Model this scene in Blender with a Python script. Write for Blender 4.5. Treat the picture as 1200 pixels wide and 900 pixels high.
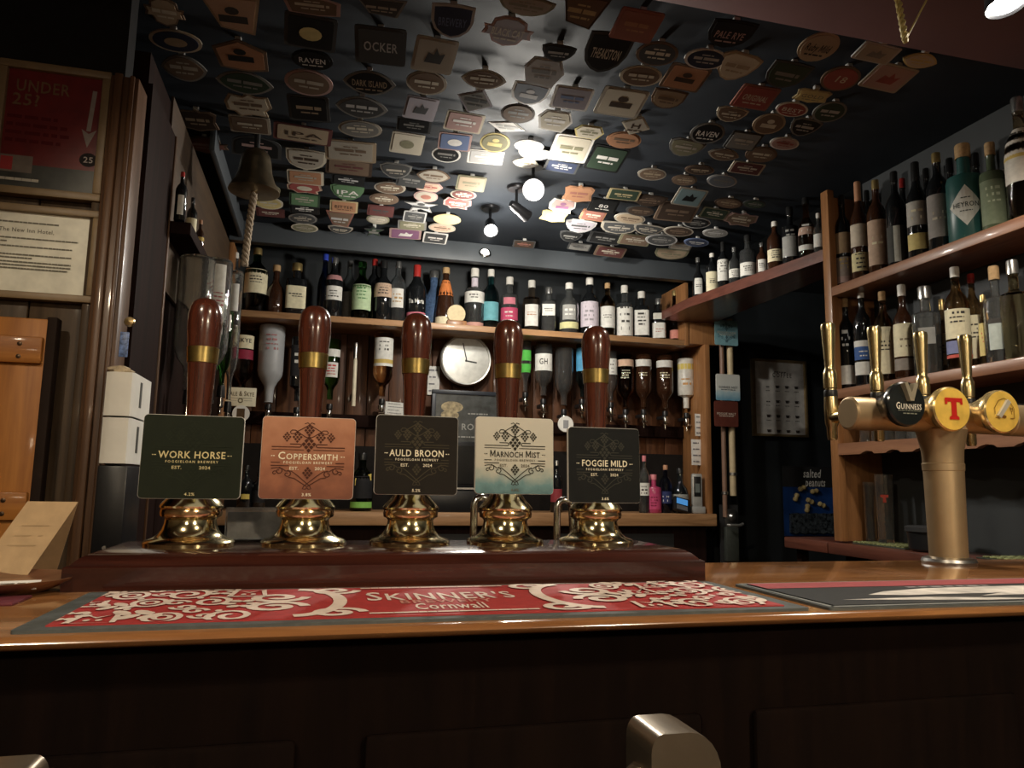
import bpy, bmesh, math, random
from mathutils import Vector, Matrix
random.seed(7)
PI = math.pi
for o in list(bpy.data.objects): bpy.data.objects.remove(o)
scn = bpy.context.scene
COL = scn.collection

# ------------------------------------------------------------------ camera
FPX = 870.0
PITCH, YAW, ROLL = [math.radians(a) for a in (7.64, 14.2, 0.913)]
CAM = Vector((0, 0, 1.21))
_fw = Vector((math.sin(YAW)*math.cos(PITCH), math.cos(YAW)*math.cos(PITCH), math.sin(PITCH)))
_rt = Vector((math.cos(YAW), -math.sin(YAW), 0)); _up = _rt.cross(_fw)
RT = math.cos(ROLL)*_rt + math.sin(ROLL)*_up
UP = -math.sin(ROLL)*_rt + math.cos(ROLL)*_up
FW = _fw
cd = bpy.data.cameras.new('camera'); cam = bpy.data.objects.new('camera', cd); COL.objects.link(cam)
cd.sensor_width = 36; cd.lens = 36*FPX/1200; cd.clip_start = 0.02
cam.matrix_world = Matrix(((RT.x, UP.x, -FW.x, CAM.x), (RT.y, UP.y, -FW.y, CAM.y), (RT.z, UP.z, -FW.z, CAM.z), (0, 0, 0, 1)))
scn.camera = cam

# ------------------------------------------------------------------ world, exposure
w = bpy.data.worlds.new('world'); scn.world = w; w.use_nodes = True
w.node_tree.nodes['Background'].inputs[0].default_value = (1, .88, .74, 1)
w.node_tree.nodes['Background'].inputs[1].default_value = 0.02
vs = scn.view_settings
vs.view_transform = 'Standard'; vs.look = 'None'; vs.gamma = 1; vs.use_curve_mapping = False
vs.exposure = 0.32
try:
    scn.cycles.caustics_refractive = False; scn.cycles.caustics_reflective = False
    scn.cycles.sample_clamp_indirect = 3.0
except Exception: pass

# lamps of the room: (position, aim, watts, cone degrees, blend, colour, radius); fixtures are built below
WARM = (1, .83, .60); NEUT = (1, .90, .76)
LAMPS = {
 'front_a': ((-.75, -.25, 2.42), (-.05, 1.15, 1.15), 40, 66, .35, WARM, .035),
 'front_b': ((.95, -.35, 2.42), (.45, 1.1, 1.15), 36, 70, .4, WARM, .035),
 'beam':    ((1.375, 1.165, 2.245), (1.42, 1.05, 1.3), 24, 165, .6, NEUT, .03),
 'spot_a':  ((.684, 2.437, 2.25), (.47, 1.60, 1.70), 22, 150, .7, (1, .94, .84), .028),
 'spot_c':  (None, (2.45, 3.72, 1.62), 20, 95, .5, (1, .94, .84), .02),
 'spot_b':  ((.633, 2.90, 2.25), (.55, 2.2, 1.55), 14, 140, .7, (1, .94, .84), .025),
}
FILL_PENDANTS = [((-.55, -1.5, 1.95), 22), ((1.05, -1.3, 1.95), 52)]      # unseen pendants added as fill light for the ceiling clips and bar
for p_, w_ in FILL_PENDANTS:
    l = bpy.data.lights.new('fill_pendant_light', 'POINT'); l.energy = w_; l.color = (1, .84, .63); l.shadow_soft_size = .07
    o = bpy.data.objects.new('fill_pendant_light', l); COL.objects.link(o); o.location = p_
for k_, (p_, w_) in enumerate((((.684, 2.437, 2.18), 7), ((.633, 2.90, 2.15), 16))):   # bulbs of the two ceiling spotlights shine all round
    l = bpy.data.lights.new('bulb_light', 'POINT'); l.energy = w_; l.color = (1, .94, .84); l.shadow_soft_size = .03
    o = bpy.data.objects.new('bulb_light', l); COL.objects.link(o); o.location = (p_[0], p_[1]-.045, p_[2]-.02)
_d = RT*((617-600)/FPX)+UP*((450-253)/FPX)+FW; _t = (2.262-CAM.z)/_d.z
LAMPS['spot_c'] = (tuple(CAM+_d*_t),)+LAMPS['spot_c'][1:]
def add_lamp(key, power_scale=1.0):
    p, a, wt, cone, bl, c, r = LAMPS[key]
    l = bpy.data.lights.new('lamp_light', 'SPOT'); l.energy = wt*power_scale; l.color = c; l.shadow_soft_size = r
    l.spot_size = math.radians(cone); l.spot_blend = bl
    o = bpy.data.objects.new('lamp_light', l); COL.objects.link(o)
    d = Vector(a)-Vector(p); q = d.to_track_quat('-Z', 'Y')
    o.location = Vector(p)+d.normalized()*.012; o.rotation_euler = q.to_euler()
for k in LAMPS: add_lamp(k)

# ------------------------------------------------------------------ measuring helpers (pixel of the photo -> point on a real plane)
def ray(x, y): return RT*((x-600)/FPX) + UP*((450-y)/FPX) + FW
def at(x, y, ax, val):
    d = ray(x, y); i = 'XYZ'.index(ax); return CAM + d*((val-CAM[i])/d[i])
def proj(p):
    q = Vector(p)-CAM; z = q.dot(FW); return (600+FPX*q.dot(RT)/z, 450-FPX*q.dot(UP)/z, z)

# ------------------------------------------------------------------ materials
MATS = {}
def mat(name, col=(.5, .5, .5), rough=.5, metal=0., trans=0., ior=1.45, coat=0., var=.12, scale=30., bump=0., emit=None, es=0., spec=.5):
    if name in MATS: return MATS[name]
    m = bpy.data.materials.new(name); m.use_nodes = True; nt = m.node_tree; b = nt.nodes['Principled BSDF']
    tc = nt.nodes.new('ShaderNodeTexCoord'); n = nt.nodes.new('ShaderNodeTexNoise'); n.inputs['Scale'].default_value = scale
    n.inputs['Detail'].default_value = 3
    nt.links.new(tc.outputs['Object'], n.inputs['Vector'])
    r = nt.nodes.new('ShaderNodeValToRGB')
    r.color_ramp.elements[0].position = .3; r.color_ramp.elements[1].position = .7
    r.color_ramp.elements[0].color = tuple(max(0, c*(1-var)) for c in col)+(1,)
    r.color_ramp.elements[1].color = tuple(min(1, c*(1+var)) for c in col)+(1,)
    nt.links.new(n.outputs['Fac'], r.inputs[0]); nt.links.new(r.outputs[0], b.inputs['Base Color'])
    b.inputs['Roughness'].default_value = rough; b.inputs['Metallic'].default_value = metal
    b.inputs['Transmission Weight'].default_value = trans; b.inputs['IOR'].default_value = ior
    b.inputs['Coat Weight'].default_value = coat; b.inputs['Coat Roughness'].default_value = .08
    b.inputs['Specular IOR Level'].default_value = spec
    if emit: b.inputs['Emission Color'].default_value = tuple(emit)+(1,); b.inputs['Emission Strength'].default_value = es
    if bump:
        bp = nt.nodes.new('ShaderNodeBump'); bp.inputs['Strength'].default_value = bump; bp.inputs['Distance'].default_value = .002
        nt.links.new(n.outputs['Fac'], bp.inputs['Height']); nt.links.new(bp.outputs[0], b.inputs['Normal'])
    MATS[name] = m; return m
def wood(name, c0, c1, rough=.4, coat=0., axis='X', scale=9., spec=.5):
    if name in MATS: return MATS[name]
    m = bpy.data.materials.new(name); m.use_nodes = True; nt = m.node_tree; b = nt.nodes['Principled BSDF']
    tc = nt.nodes.new('ShaderNodeTexCoord'); mp = nt.nodes.new('ShaderNodeMapping')
    s = [scale*2.2]*3; s['XYZ'.index(axis)] = scale*.16; mp.inputs['Scale'].default_value = s
    n = nt.nodes.new('ShaderNodeTexNoise'); n.inputs['Scale'].default_value = 2.2; n.inputs['Detail'].default_value = 8; n.inputs['Distortion'].default_value = .8
    n2 = nt.nodes.new('ShaderNodeTexNoise'); n2.inputs['Scale'].default_value = 14; n2.inputs['Detail'].default_value = 4
    mx = nt.nodes.new('ShaderNodeMath'); mx.operation = 'MULTIPLY_ADD'; mx.inputs[1].default_value = .35
    r = nt.nodes.new('ShaderNodeValToRGB'); r.color_ramp.elements[0].position = .42; r.color_ramp.elements[1].position = .86
    r.color_ramp.elements[0].color = tuple(c0)+(1,); r.color_ramp.elements[1].color = tuple(c1)+(1,)
    nt.links.new(tc.outputs['Object'], mp.inputs[0]); nt.links.new(mp.outputs[0], n.inputs['Vector']); nt.links.new(mp.outputs[0], n2.inputs['Vector'])
    nt.links.new(n2.outputs['Fac'], mx.inputs[0]); nt.links.new(n.outputs['Fac'], mx.inputs[2])
    nt.links.new(mx.outputs[0], r.inputs[0]); nt.links.new(r.outputs[0], b.inputs['Base Color'])
    b.inputs['Roughness'].default_value = rough; b.inputs['Coat Weight'].default_value = coat; b.inputs['Coat Roughness'].default_value = .07
    b.inputs['Specular IOR Level'].default_value = spec
    bp = nt.nodes.new('ShaderNodeBump'); bp.inputs['Strength'].default_value = .08; bp.inputs['Distance'].default_value = .001
    nt.links.new(mx.outputs[0], bp.inputs['Height']); nt.links.new(bp.outputs[0], b.inputs['Normal'])
    MATS[name] = m; return m
def cmat(c, rough=.6):
    """printed colour, by value"""
    return mat('print_%02x%02x%02x_%d' % tuple([int(v*255) for v in c]+[int(rough*100)]), c, rough, var=.10, scale=60, spec=.18)
def glass(c, rough=.02, tr=1.0):
    return mat('glass_%02x%02x%02x_%d' % tuple([int(v*255) for v in c]+[int(tr*10)]), c, rough, trans=tr, ior=1.45, var=.03, scale=45, bump=.35)

BAR = wood('varnished_bar_wood', (.15, .06, .022), (.33, .15, .055), .16, .5, 'X', 7)
MAHO = wood('mahogany', (.020, .0055, .004), (.052, .0135, .008), .2, .5, 'X', 10)
HANDLE = wood('handle_wood', (.040, .010, .006), (.095, .024, .012), .22, .8, 'Z', 25)
SHELF = wood('shelf_wood', (.28, .145, .065), (.48, .27, .13), .45, .05, 'X', 9)
SHELFY = wood('shelf_wood_y', (.17, .07, .035), (.30, .14, .07), .42, .15, 'Y', 9)
POST = wood('post_wood', (.22, .095, .035), (.38, .18, .07), .4, .15, 'Z', 9)
REDW = wood('red_shelf_wood', (.07, .022, .015), (.15, .05, .032), .35, .2, 'Y', 9)
PLANK = wood('dark_plank', (.036, .022, .012), (.075, .047, .026), .5, .03, 'Z', 8, spec=.2)
PLANKB = wood('back_plank', (.05, .019, .009), (.125, .05, .021), .5, .05, 'Z', 8, spec=.25)
FRAMEW = wood('door_frame_wood', (.055, .027, .014), (.125, .062, .03), .38, .12, 'Z', 8, spec=.3)
DOORW = wood('orange_door_wood', (.22, .075, .012), (.38, .15, .03), .45, .05, 'Z', 6, spec=.25)
MAROOND = wood('dark_maroon_wood', (.009, .0045, .0035), (.018, .008, .006), .75, 0, 'Z', 8, spec=.06)
DARK = mat('charcoal_paint', (.020, .024, .027), .55, var=.2, scale=6, bump=.1)
CEIL = mat('ceiling_black_gloss', (.022, .026, .032), .6, var=.2, scale=4, spec=.12)
GREYP = mat('grey_fascia_paint', (.075, .085, .095), .5, var=.1, scale=5)
MAROON = mat('maroon_paint', (.11, .045, .042), .6, var=.1, scale=5)
BRASS = mat('brass', (.88, .78, .47), .13, 1, var=.06)
BRASSR = mat('brass_band', (.62, .47, .17), .28, 1, var=.25, scale=50)
COPPER = mat('copper_band', (.84, .58, .34), .16, 1, var=.06)
SATIN = mat('satin_bronze', (.46, .34, .20), .40, .7, var=.05)
CHROME = mat('chrome', (.72, .72, .70), .12, 1, var=.03)
STEEL = mat('dull_steel', (.45, .44, .42), .35, 1, var=.08)
BLACK = mat('black_plastic', (.012, .012, .013), .35, var=.1)
BLACKM = mat('black_matt', (.02, .02, .021), .7, var=.1)
WHITE = mat('white_plastic', (.78, .76, .70), .4, var=.04)
PAPER = mat('paper', (.80, .78, .72), .7, var=.05)
CREAM = mat('cream_print', (.80, .74, .55), .6, var=.05)
KRAFT = mat('kraft_card', (.42, .29, .16), .75, var=.10, scale=60)
RUBBER = mat('grey_rubber', (.075, .085, .085), .75, var=.15, scale=80)
CLEAR = mat('clear_glass', (.95, .97, .95), .02, trans=.97, ior=1.48, var=.03, scale=45, bump=.5); CLEARB = mat('clear_glass_cool', (.84, .88, .89), .02, trans=.97, ior=1.48, var=.03, scale=45, bump=.5)
GREEN = glass((.10, .42, .09)); DKGREEN = glass((.03, .10, .035)); AMBER = glass((.85, .48, .17)); DKAMBER = glass((.22, .06, .015))
TEAL = glass((.10, .45, .45)); BLUE = glass((.03, .07, .30)); PINKG = glass((.85, .45, .45))
DKGLASS = mat('near_black_glass', (.008, .009, .010), .06, var=.1, spec=.8)
BROWNB = mat('dark_brown_glass', (.035, .014, .007), .08, var=.1, spec=.8)
FROST = mat('frosted_glass', (.50, .51, .52), .45, trans=.25, var=.05)

# ------------------------------------------------------------------ mesh helpers
class MB:
    def __init__(s): s.v = []; s.f = []
    def add(s, vs, fs):
        n = len(s.v); s.v += [tuple(v) for v in vs]; s.f += [tuple(i+n for i in f) for f in fs]; return s
    def box(s, x0, y0, z0, x1, y1, z1, bev=0.):
        if bev <= 0:
            return s.add([(x0,y0,z0),(x1,y0,z0),(x1,y1,z0),(x0,y1,z0),(x0,y0,z1),(x1,y0,z1),(x1,y1,z1),(x0,y1,z1)],
                         [(0,3,2,1),(4,5,6,7),(0,1,5,4),(1,2,6,5),(2,3,7,6),(3,0,4,7)])
        bm = bmesh.new(); bmesh.ops.create_cube(bm, size=1)
        bmesh.ops.scale(bm, vec=(x1-x0, y1-y0, z1-z0), verts=bm.verts)
        bmesh.ops.translate(bm, vec=((x0+x1)/2, (y0+y1)/2, (z0+z1)/2), verts=bm.verts)
        bmesh.ops.bevel(bm, geom=list(bm.edges), offset=bev, segments=2, affect='EDGES', profile=.5)
        bm.verts.index_update(); s.add([v.co[:] for v in bm.verts], [[v.index for v in f.verts] for f in bm.faces]); bm.free(); return s
    def lathe(s, prof, n=24, c=(0, 0, 0), rf=None, a0=0., a1=2*PI, M=None):
        full = abs(a1-a0-2*PI) < 1e-6; m = n if full else n+1; vs = []
        for r, z in prof:
            for i in range(m):
                a = a0+(a1-a0)*i/n; k = rf(a, z) if rf else 1.
                p = Vector((r*k*math.cos(a), r*k*math.sin(a), z))
                if M: p = M @ p
                vs.append((p.x+c[0], p.y+c[1], p.z+c[2]))
        fs = []
        for j in range(len(prof)-1):
            for i in range(n):
                i2 = (i+1) % m; fs.append((j*m+i, j*m+i2, (j+1)*m+i2, (j+1)*m+i))
        if full:
            if prof[0][0] > 1e-6: fs.append(tuple(reversed(range(m))))
            if prof[-1][0] > 1e-6: fs.append(tuple((len(prof)-1)*m+i for i in range(m)))
        return s.add(vs, fs)
    def tube(s, pts, r, n=10, cap=True):
        pts = [Vector(p) for p in pts]; vs = []; fs = []; prev = None
        for i, p in enumerate(pts):
            d = (pts[min(i+1, len(pts)-1)]-pts[max(i-1, 0)]).normalized()
            if prev is None:
                a = Vector((0, 0, 1)) if abs(d.z) < .9 else Vector((1, 0, 0)); u = d.cross(a).normalized()
            else: u = (prev-d*prev.dot(d)).normalized()
            prev = u; v = d.cross(u); rr = r[i] if isinstance(r, (list, tuple)) else r
            for k in range(n):
                q = p+u*(rr*math.cos(2*PI*k/n))+v*(rr*math.sin(2*PI*k/n)); vs.append(q[:])
        for i in range(len(pts)-1):
            for k in range(n): fs.append((i*n+k, i*n+(k+1) % n, (i+1)*n+(k+1) % n, (i+1)*n+k))
        if cap: fs.append(tuple(reversed(range(n)))); fs.append(tuple((len(pts)-1)*n+k for k in range(n)))
        return s.add(vs, fs)
    def prism(s, outline, z0, z1, M=None, ins=0.):
        n = len(outline); vs = []
        for z in (z0, z1):
            for x, y in outline: vs.append(Vector((x, y, z)))
        if M: vs = [M @ v for v in vs]
        fs = [tuple(reversed(range(n))), tuple(n+i for i in range(n))]+[(i, (i+1) % n, n+(i+1) % n, n+i) for i in range(n)]
        return s.add([v[:] for v in vs], fs)
    def mesh(s, name, smooth=35):
        me = bpy.data.meshes.new(name); me.from_pydata(s.v, [], s.f)
        if smooth:
            me.polygons.foreach_set('use_smooth', [True]*len(me.polygons)); me.set_sharp_from_angle(angle=math.radians(smooth))
        me.update(); return me
    def build(s, name, m, parent=None, loc=None, smooth=35):
        return link(name, s.mesh(name, smooth), m, parent, loc)
def link(name, me, m, parent=None, loc=None):
    o = bpy.data.objects.new(name, me); COL.objects.link(o)
    if m and not me.materials: me.materials.append(m)
    elif m and me.materials[0] != m:
        o.material_slots[0].link = 'OBJECT'; o.material_slots[0].material = m
    if parent: o.parent = parent
    if loc: o.location = loc
    return o
def tag(o, label, cat, group=None):
    o['label'] = label; o['category'] = cat
    if group: o['group'] = group
    return o
def thing(name, label, cat, loc=(0, 0, 0), rotz=0., group=None, M=None):
    o = bpy.data.objects.new(name, None); o.empty_display_size = .02; COL.objects.link(o)
    if M is not None: o.matrix_world = M
    else: o.location = loc; o.rotation_euler = (0, 0, rotz)
    return tag(o, label, cat, group)
def struct(o): o['kind'] = 'structure'; return o

# 2-D drawing (flat print): glyphs come from Blender's built-in font
GL = {}
def load_glyphs():
    chars = "ABCDEFGHIJKLMNOPQRSTUVWXYZabcdefghijklmnopqrstuvwxyz0123456789.,'%&?-!/:"
    tmp = []
    for ch in chars:
        for st in (ch, ch+'I'):
            c = bpy.data.curves.new('g', 'FONT'); c.body = st; c.resolution_u = 2; c.offset = .014
            o = bpy.data.objects.new('g', c); COL.objects.link(o); tmp.append((ch, st, o))
    bpy.context.view_layer.update(); dg = bpy.context.evaluated_depsgraph_get(); res = {}
    for ch, st, o in tmp:
        me = o.evaluated_get(dg).to_mesh()
        res[st] = ([v.co.xy[:] for v in me.vertices], [tuple(p.vertices) for p in me.polygons]); o.evaluated_get(dg).to_mesh_clear()
    imin = min(x for x, y in res['I'][0]); imax = max(x for x, y in res['I'][0]); iw = imax-imin
    for ch in chars:
        adv = max(x for x, y in res[ch+'I'][0])-imax if ch != 'I' else max(x for x, y in res['II'][0])-imax
        GL[ch] = (res[ch][0], res[ch][1], adv)
    GL[' '] = ([], [], .28)
    # the built-in M fills in when emboldened: drawn by hand
    GL['M'] = ([(.05, 0), (.17, 0), (.17, .69), (.05, .69), (.63, 0), (.75, 0), (.75, .69), (.63, .69), (.17, .69), (.17, .47), (.36, .10), (.44, .10), (.63, .47), (.63, .69), (.40, .26)],
               [(0, 1, 2, 3), (4, 5, 6, 7), (8, 9, 10, 14), (10, 11, 14), (14, 11, 12, 13)], .80)
    for ch, st, o in tmp:
        c = o.data; bpy.data.objects.remove(o); bpy.data.curves.remove(c)
load_glyphs()
class D2:
    def __init__(s): s.v = []; s.f = []
    def poly(s, pts): n = len(s.v); s.v += [tuple(p) for p in pts]; s.f.append(tuple(range(n, n+len(pts)))); return s
    def rect(s, x0, y0, x1, y1): return s.poly([(x0, y0), (x1, y0), (x1, y1), (x0, y1)])
    def ell(s, cx, cy, rx, ry=None, n=16, rot=0.):
        ry = ry or rx; c, q = math.cos(rot), math.sin(rot)
        return s.poly([(cx+rx*math.cos(2*PI*i/n)*c-ry*math.sin(2*PI*i/n)*q, cy+rx*math.cos(2*PI*i/n)*q+ry*math.sin(2*PI*i/n)*c) for i in range(n)])
    def line(s, pts, wd):
        L, R = [], []
        for i, p in enumerate(pts):
            a = pts[max(i-1, 0)]; b = pts[min(i+1, len(pts)-1)]; dx, dy = b[0]-a[0], b[1]-a[1]; l = math.hypot(dx, dy) or 1
            nx, ny = -dy/l*wd/2, dx/l*wd/2; L.append((p[0]+nx, p[1]+ny)); R.append((p[0]-nx, p[1]-ny))
        n = len(s.v); m = len(pts); s.v += L+R
        for i in range(m-1): s.f.append((n+i, n+i+1, n+m+i+1, n+m+i))
        return s
    def ring(s, cx, cy, rx, ry, wd, n=28, a0=0., a1=2*PI):
        return s.line([(cx+rx*math.cos(a0+(a1-a0)*i/n), cy+ry*math.sin(a0+(a1-a0)*i/n)) for i in range(n+1)], wd)
    def spiral(s, cx, cy, r, turns, wd, a0=0., flip=1, sy=1.):
        n = int(14*turns)+4
        return s.line([(cx+flip*r*(1-.8*i/n)*math.cos(a0+turns*2*PI*i/n), cy+sy*r*(1-.8*i/n)*math.sin(a0+turns*2*PI*i/n)) for i in range(n+1)], wd)
    def text(s, t, cx, cy, h, width=None, small=None, sp=.05, italic=0.):
        # small = scale of every letter but the first of a word
        pen = 0.; out = []; first = True
        for ch in t:
            k = 1. if (small is None or first) else small
            first = ch == ' '
            g = GL.get(ch) or GL['-']
            out.append((pen, k, g)); pen += g[2]*k+sp
        pen -= sp; kx = h/.69; sx = (width/pen) if width else kx
        for px, k, g in out:
            n = len(s.v); s.v += [(cx+(px+(x+italic*y)*k-pen/2)*sx, cy-h/2+y*k*kx) for x, y in g[0]]; s.f += [tuple(i+n for i in f) for f in g[1]]
        return s
    def dashes(s, x0, x1, y, h, seed=0, gap=.3):
        r = random.Random(seed); x = x0
        while x < x1:
            l = min(h*r.uniform(1.2, 4), x1-x); s.rect(x, y-h/2, x+l, y+h/2); x += l+h*gap*2.2
        return s
    def build(s, name, m, parent=None, fn=None, e=.0006):
        fn = fn or (lambda x, y: (x, -e, y))
        # overlapping strokes are stacked a few microns apart along the surface normal
        lay = [0]*len(s.v); cur = 0; seen = set()
        for f in s.f:
            if not any(i in seen for i in f): cur += 1
            for i in f:
                if i not in seen: seen.add(i); lay[i] = cur
        step = min(8e-6, .0012/max(1, cur)); pts = []
        for (x, y), k in zip(s.v, lay):
            p = Vector(fn(x, y)); n = (Vector(fn(x+1e-3, y))-p).cross(Vector(fn(x, y+1e-3))-p)
            pts.append((p+n.normalized()*(k*step))[:])
        me = bpy.data.meshes.new(name); me.from_pydata(pts, [], s.f); me.update()
        return link(name, me, m, parent)
XY = lambda e: (lambda x, y: (x, y, e))
XZ = lambda e: (lambda x, y: (x, e, y))
def rrect(w_, h_, r, n=4):
    out = []
    for cx, cy, a in ((w_/2-r, h_/2-r, 0), (-w_/2+r, h_/2-r, PI/2), (-w_/2+r, -h_/2+r, PI), (w_/2-r, -h_/2+r, 1.5*PI)):
        for i in range(n+1): out.append((cx+r*math.cos(a+PI/2*i/n), cy+r*math.sin(a+PI/2*i/n)))
    return out
ORD = ['', 'first', 'second', 'third', 'fourth', 'fifth', 'sixth', 'seventh', 'eighth', 'ninth', 'tenth', 'eleventh', 'twelfth', 'thirteenth', 'fourteenth',
       'fifteenth', 'sixteenth', 'seventeenth', 'eighteenth', 'nineteenth', 'twentieth', 'twenty-first', 'twenty-second', 'twenty-third', 'twenty-fourth',
       'twenty-fifth', 'twenty-sixth', 'twenty-seventh', 'twenty-eighth', 'twenty-ninth', 'thirtieth']

# ================================================================== THE SETTING
ZB = 1.08      # bar top
ZC = 2.365     # clip ceiling
b = MB().box(-3, -3, -.05, 3.6, 4.2, 0); struct(b.build('floor', mat('floor_boards', (.06, .035, .022), .5, var=.3, scale=8)))
b = MB().box(-3, 1.40, ZC, 1.95, 3.8, ZC+.05); struct(b.build('ceiling', CEIL))
b = MB().box(-3, -3, 2.56, 3.6, 1.55, 2.62); struct(b.build('ceiling_customer_side', mat('ceiling_cream', (.30, .25, .19), .7, var=.1)))
b = MB().box(1.95, 1.45, ZC, 3.6, 4.2, ZC+.05); struct(b.build('ceiling_passage', DARK))
# the maroon beam over the bar
b = MB().box(-3, .98, 2.32, 3.6, 1.455, 2.60, .004); struct(b.build('trim_2', MAROON))
# walls
struct(MB().box(-3, 1.732, 2.10, -.47, 1.79, ZC).build('trim_9', mat('black_bulkhead', (.012, .011, .011), .8, spec=.1)))
wl = struct(MB().box(-3, 1.79, 0, -.47, 1.86, 2.10).build('wall_left', MAROOND))
struct(MB().box(-3.06, -3, 0, -3, 1.86, 2.6).build('wall_far_left', mat('cream_wall', (.34, .27, .18), .8, var=.1)))
struct(MB().box(-3, -3.06, 0, 3.6, -3, 2.6).build('wall_behind', mat('cream_wall', (.34, .27, .18), .8)))
struct(MB().box(3.6, -3, 0, 3.66, 4.2, 2.6).build('wall_far_right', DARK))
struct(MB().box(1.95, -3, 0, 2.02, 2.30, 2.6).build('wall_right', mat('right_wall_grey', (.045, .05, .053), .6, var=.15, scale=5)))
struct(MB().box(-.52, 1.86, 0, -.452, 3.75, 2.24).build('wall_side', MAROOND))
wb = struct(MB().box(-3, 3.75, 0, 3.6, 3.82, 2.6).build('wall_back', DARK))
for i in range(22):     # plank cladding behind the back bar
    x = -.44+i*.107; v = random.uniform(-.002, .002)
    MB().box(x, 3.725+v, 1.08, x+.104, 3.75, 1.95, .002).build('plank', PLANKB, wb)
xs = [-1.12+i*.125 for i in range(5)]
for x in xs:      # vertical boards on the left wall
    MB().box(x+.0, 1.755, 0, x+.122, 1.78, 2.10, .003).build('plank', PLANK, wl)
# door frame post at the end of the left wall, with its mouldings
df = struct(MB().box(-.495, 1.72, 0, -.437, 1.80, 2.098, .004).build('trim_3', FRAMEW))
MB().box(-.485, 1.708, 0, -.468, 1.72, 2.098, .003).build('moulding', FRAMEW, df)
MB().box(-.455, 1.712, 0, -.445, 1.72, 2.098, .003).build('moulding', FRAMEW, df)
MB().box(-.515, 1.735, 0, -.497, 1.775, 2.098, .003).build('moulding', PLANK, df)
struct(MB().box(-.452, 1.82, 0, -.432, 2.10, 2.14).build('trim_4', MAROOND))
# grey fascia above the back shelf and grey trim along the left ceiling edge
struct(MB().box(-.45, 3.42, 2.272, 1.92, 3.47, ZC, .002).build('trim_5', GREYP))
struct(MB().box(-.41, 2.50, 2.285, -.392, 3.42, ZC, .002).build('trim_6', GREYP))
struct(MB().box(-.452, 2.112, 1.92, -.446, 3.42, 2.26).build('trim_7', wood('brown_soffit', (.05, .03, .018), (.09, .055, .03), .5, 0, 'Y')))

# ------------------------------------------------------------------ THE BAR
barc = thing('bar_counter', 'long varnished orange-brown wooden bar counter with dark panelled front', 'bar counter', (0, 0, 0))
prof = [(.740, ZB-.050), (.740, ZB-.020), (.725, ZB-.012), (.706, ZB-.0115), (.7015, ZB-.0085), (.700, ZB-.0055), (.702, ZB-.002), (.707, ZB), (1.185, ZB), (1.185, ZB-.05)]
m = MB(); x0, x1 = -1.6, 1.95; n = len(prof)
m.add([(x0, y, z) for y, z in prof]+[(x1, y, z) for y, z in prof], [tuple(range(n)), tuple(reversed(range(n, 2*n)))]+[(i, n+i, n+(i+1) % n, (i+1) % n) for i in range(n)])
m.build('worktop', BAR, barc, smooth=50)
MB().box(-1.6, .732, .0, 1.95, .78, ZB-.0125).build('front_panel', wood('bar_front_shaded', (.0035, .002, .0016), (.007, .0035, .0025), .8, 0, 'Z', spec=.04), barc)  # dark wood; shade below the overhang is put into its colour
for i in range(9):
    x = -1.55+i*.40; MB().box(x, .722, .12, x+.34, .732, ZB-.10, .006).build('panel', wood('bar_front_shaded', (.01, .005, .004), (.02, .01, .007)), barc)
MB().box(-1.6, .78, .85, 1.95, 1.15, ZB-.05).build('under_frame', MAROOND, barc)

# plinth that carries the hand pumps
X0, X1, Y0, Y1, ZP = -.280, .526, .962, 1.18, 1.122
pl = MB()
prof = [(0, 0), (0, .0265), (.003, .0285), (.005, .0285), (.007, .031), (.012, .036), (.019, .0405), (.023, .0418)]
vs = []; fs = []
for d, z in prof: vs += [(X0+d*1.1, Y0+d, ZB+z), (X1-d*1.1, Y0+d, ZB+z), (X1-d*1.1, Y1-d, ZB+z), (X0+d*1.1, Y1-d, ZB+z)]
for j in range(len(prof)-1):
    for i in range(4): fs.append((j*4+i, j*4+(i+1) % 4, (j+1)*4+(i+1) % 4, (j+1)*4+i))
k = (len(prof)-1)*4; fs += [(k, k+1, k+2, k+3), (3, 2, 1, 0)]
o = MB().add(vs, fs).build('pump_plinth', MAHO, smooth=25)
tag(o, 'long mahogany plinth with moulded edge on the bar, carrying five hand pumps', 'plinth')

# ------------------------------------------------------------------ HAND PUMPS
BASEP = [(.057, 0), (.0575, .004), (.055, .007), (.046, .010), (.040, .0145), (.0355, .021), (.033, .029), (.0325, .034), (.0345, .0365)]
BANDP = [(.0345, .0365), (.0385, .0385), (.0395, .043), (.0385, .0475), (.040, .0495)]
DOMEP = [(.040, .0495), (.0405, .052), (.037, .057), (.030, .064), (.0235, .073), (.019, .085), (.0165, .1), (.016, .125), (.014, .128)]
HANDP = [(.0125, .12), (.0140, .15), (.0158, .19), (.0178, .23), (.0190, .25), (.0205, .268), (.0222, .288), (.0230, .302), (.0226, .314), (.0205, .3245), (.0165, .3325), (.010, .337), (.0, .3385)]
RINGP = [(.0184, .2455), (.0198, .2463), (.0212, .2675), (.0198, .2685)]
me_base, me_band, me_dome = MB().lathe(BASEP, 40).mesh('pump_base'), MB().lathe(BANDP, 40).mesh('collar'), MB().lathe(DOMEP, 40).mesh('dome')
me_hand, me_ring = MB().lathe(HANDP, 32).mesh('handle'), MB().lathe(RINGP, 32).mesh('brass_ring')
def hop(d, cx, cy, s):
    s *= 1.22
    for r, (n_, y) in enumerate(((1, .42), (2, .22), (3, .0), (2, -.2), (1, -.42))):
        for i in range(n_):
            x = (i-(n_-1)/2)*.30; d.poly([(cx+s*(x), cy+s*(y+.14)), (cx+s*(x+.13), cy+s*(y+.02)), (cx+s*x, cy+s*(y-.15)), (cx+s*(x-.13), cy+s*(y+.02))])
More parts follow.
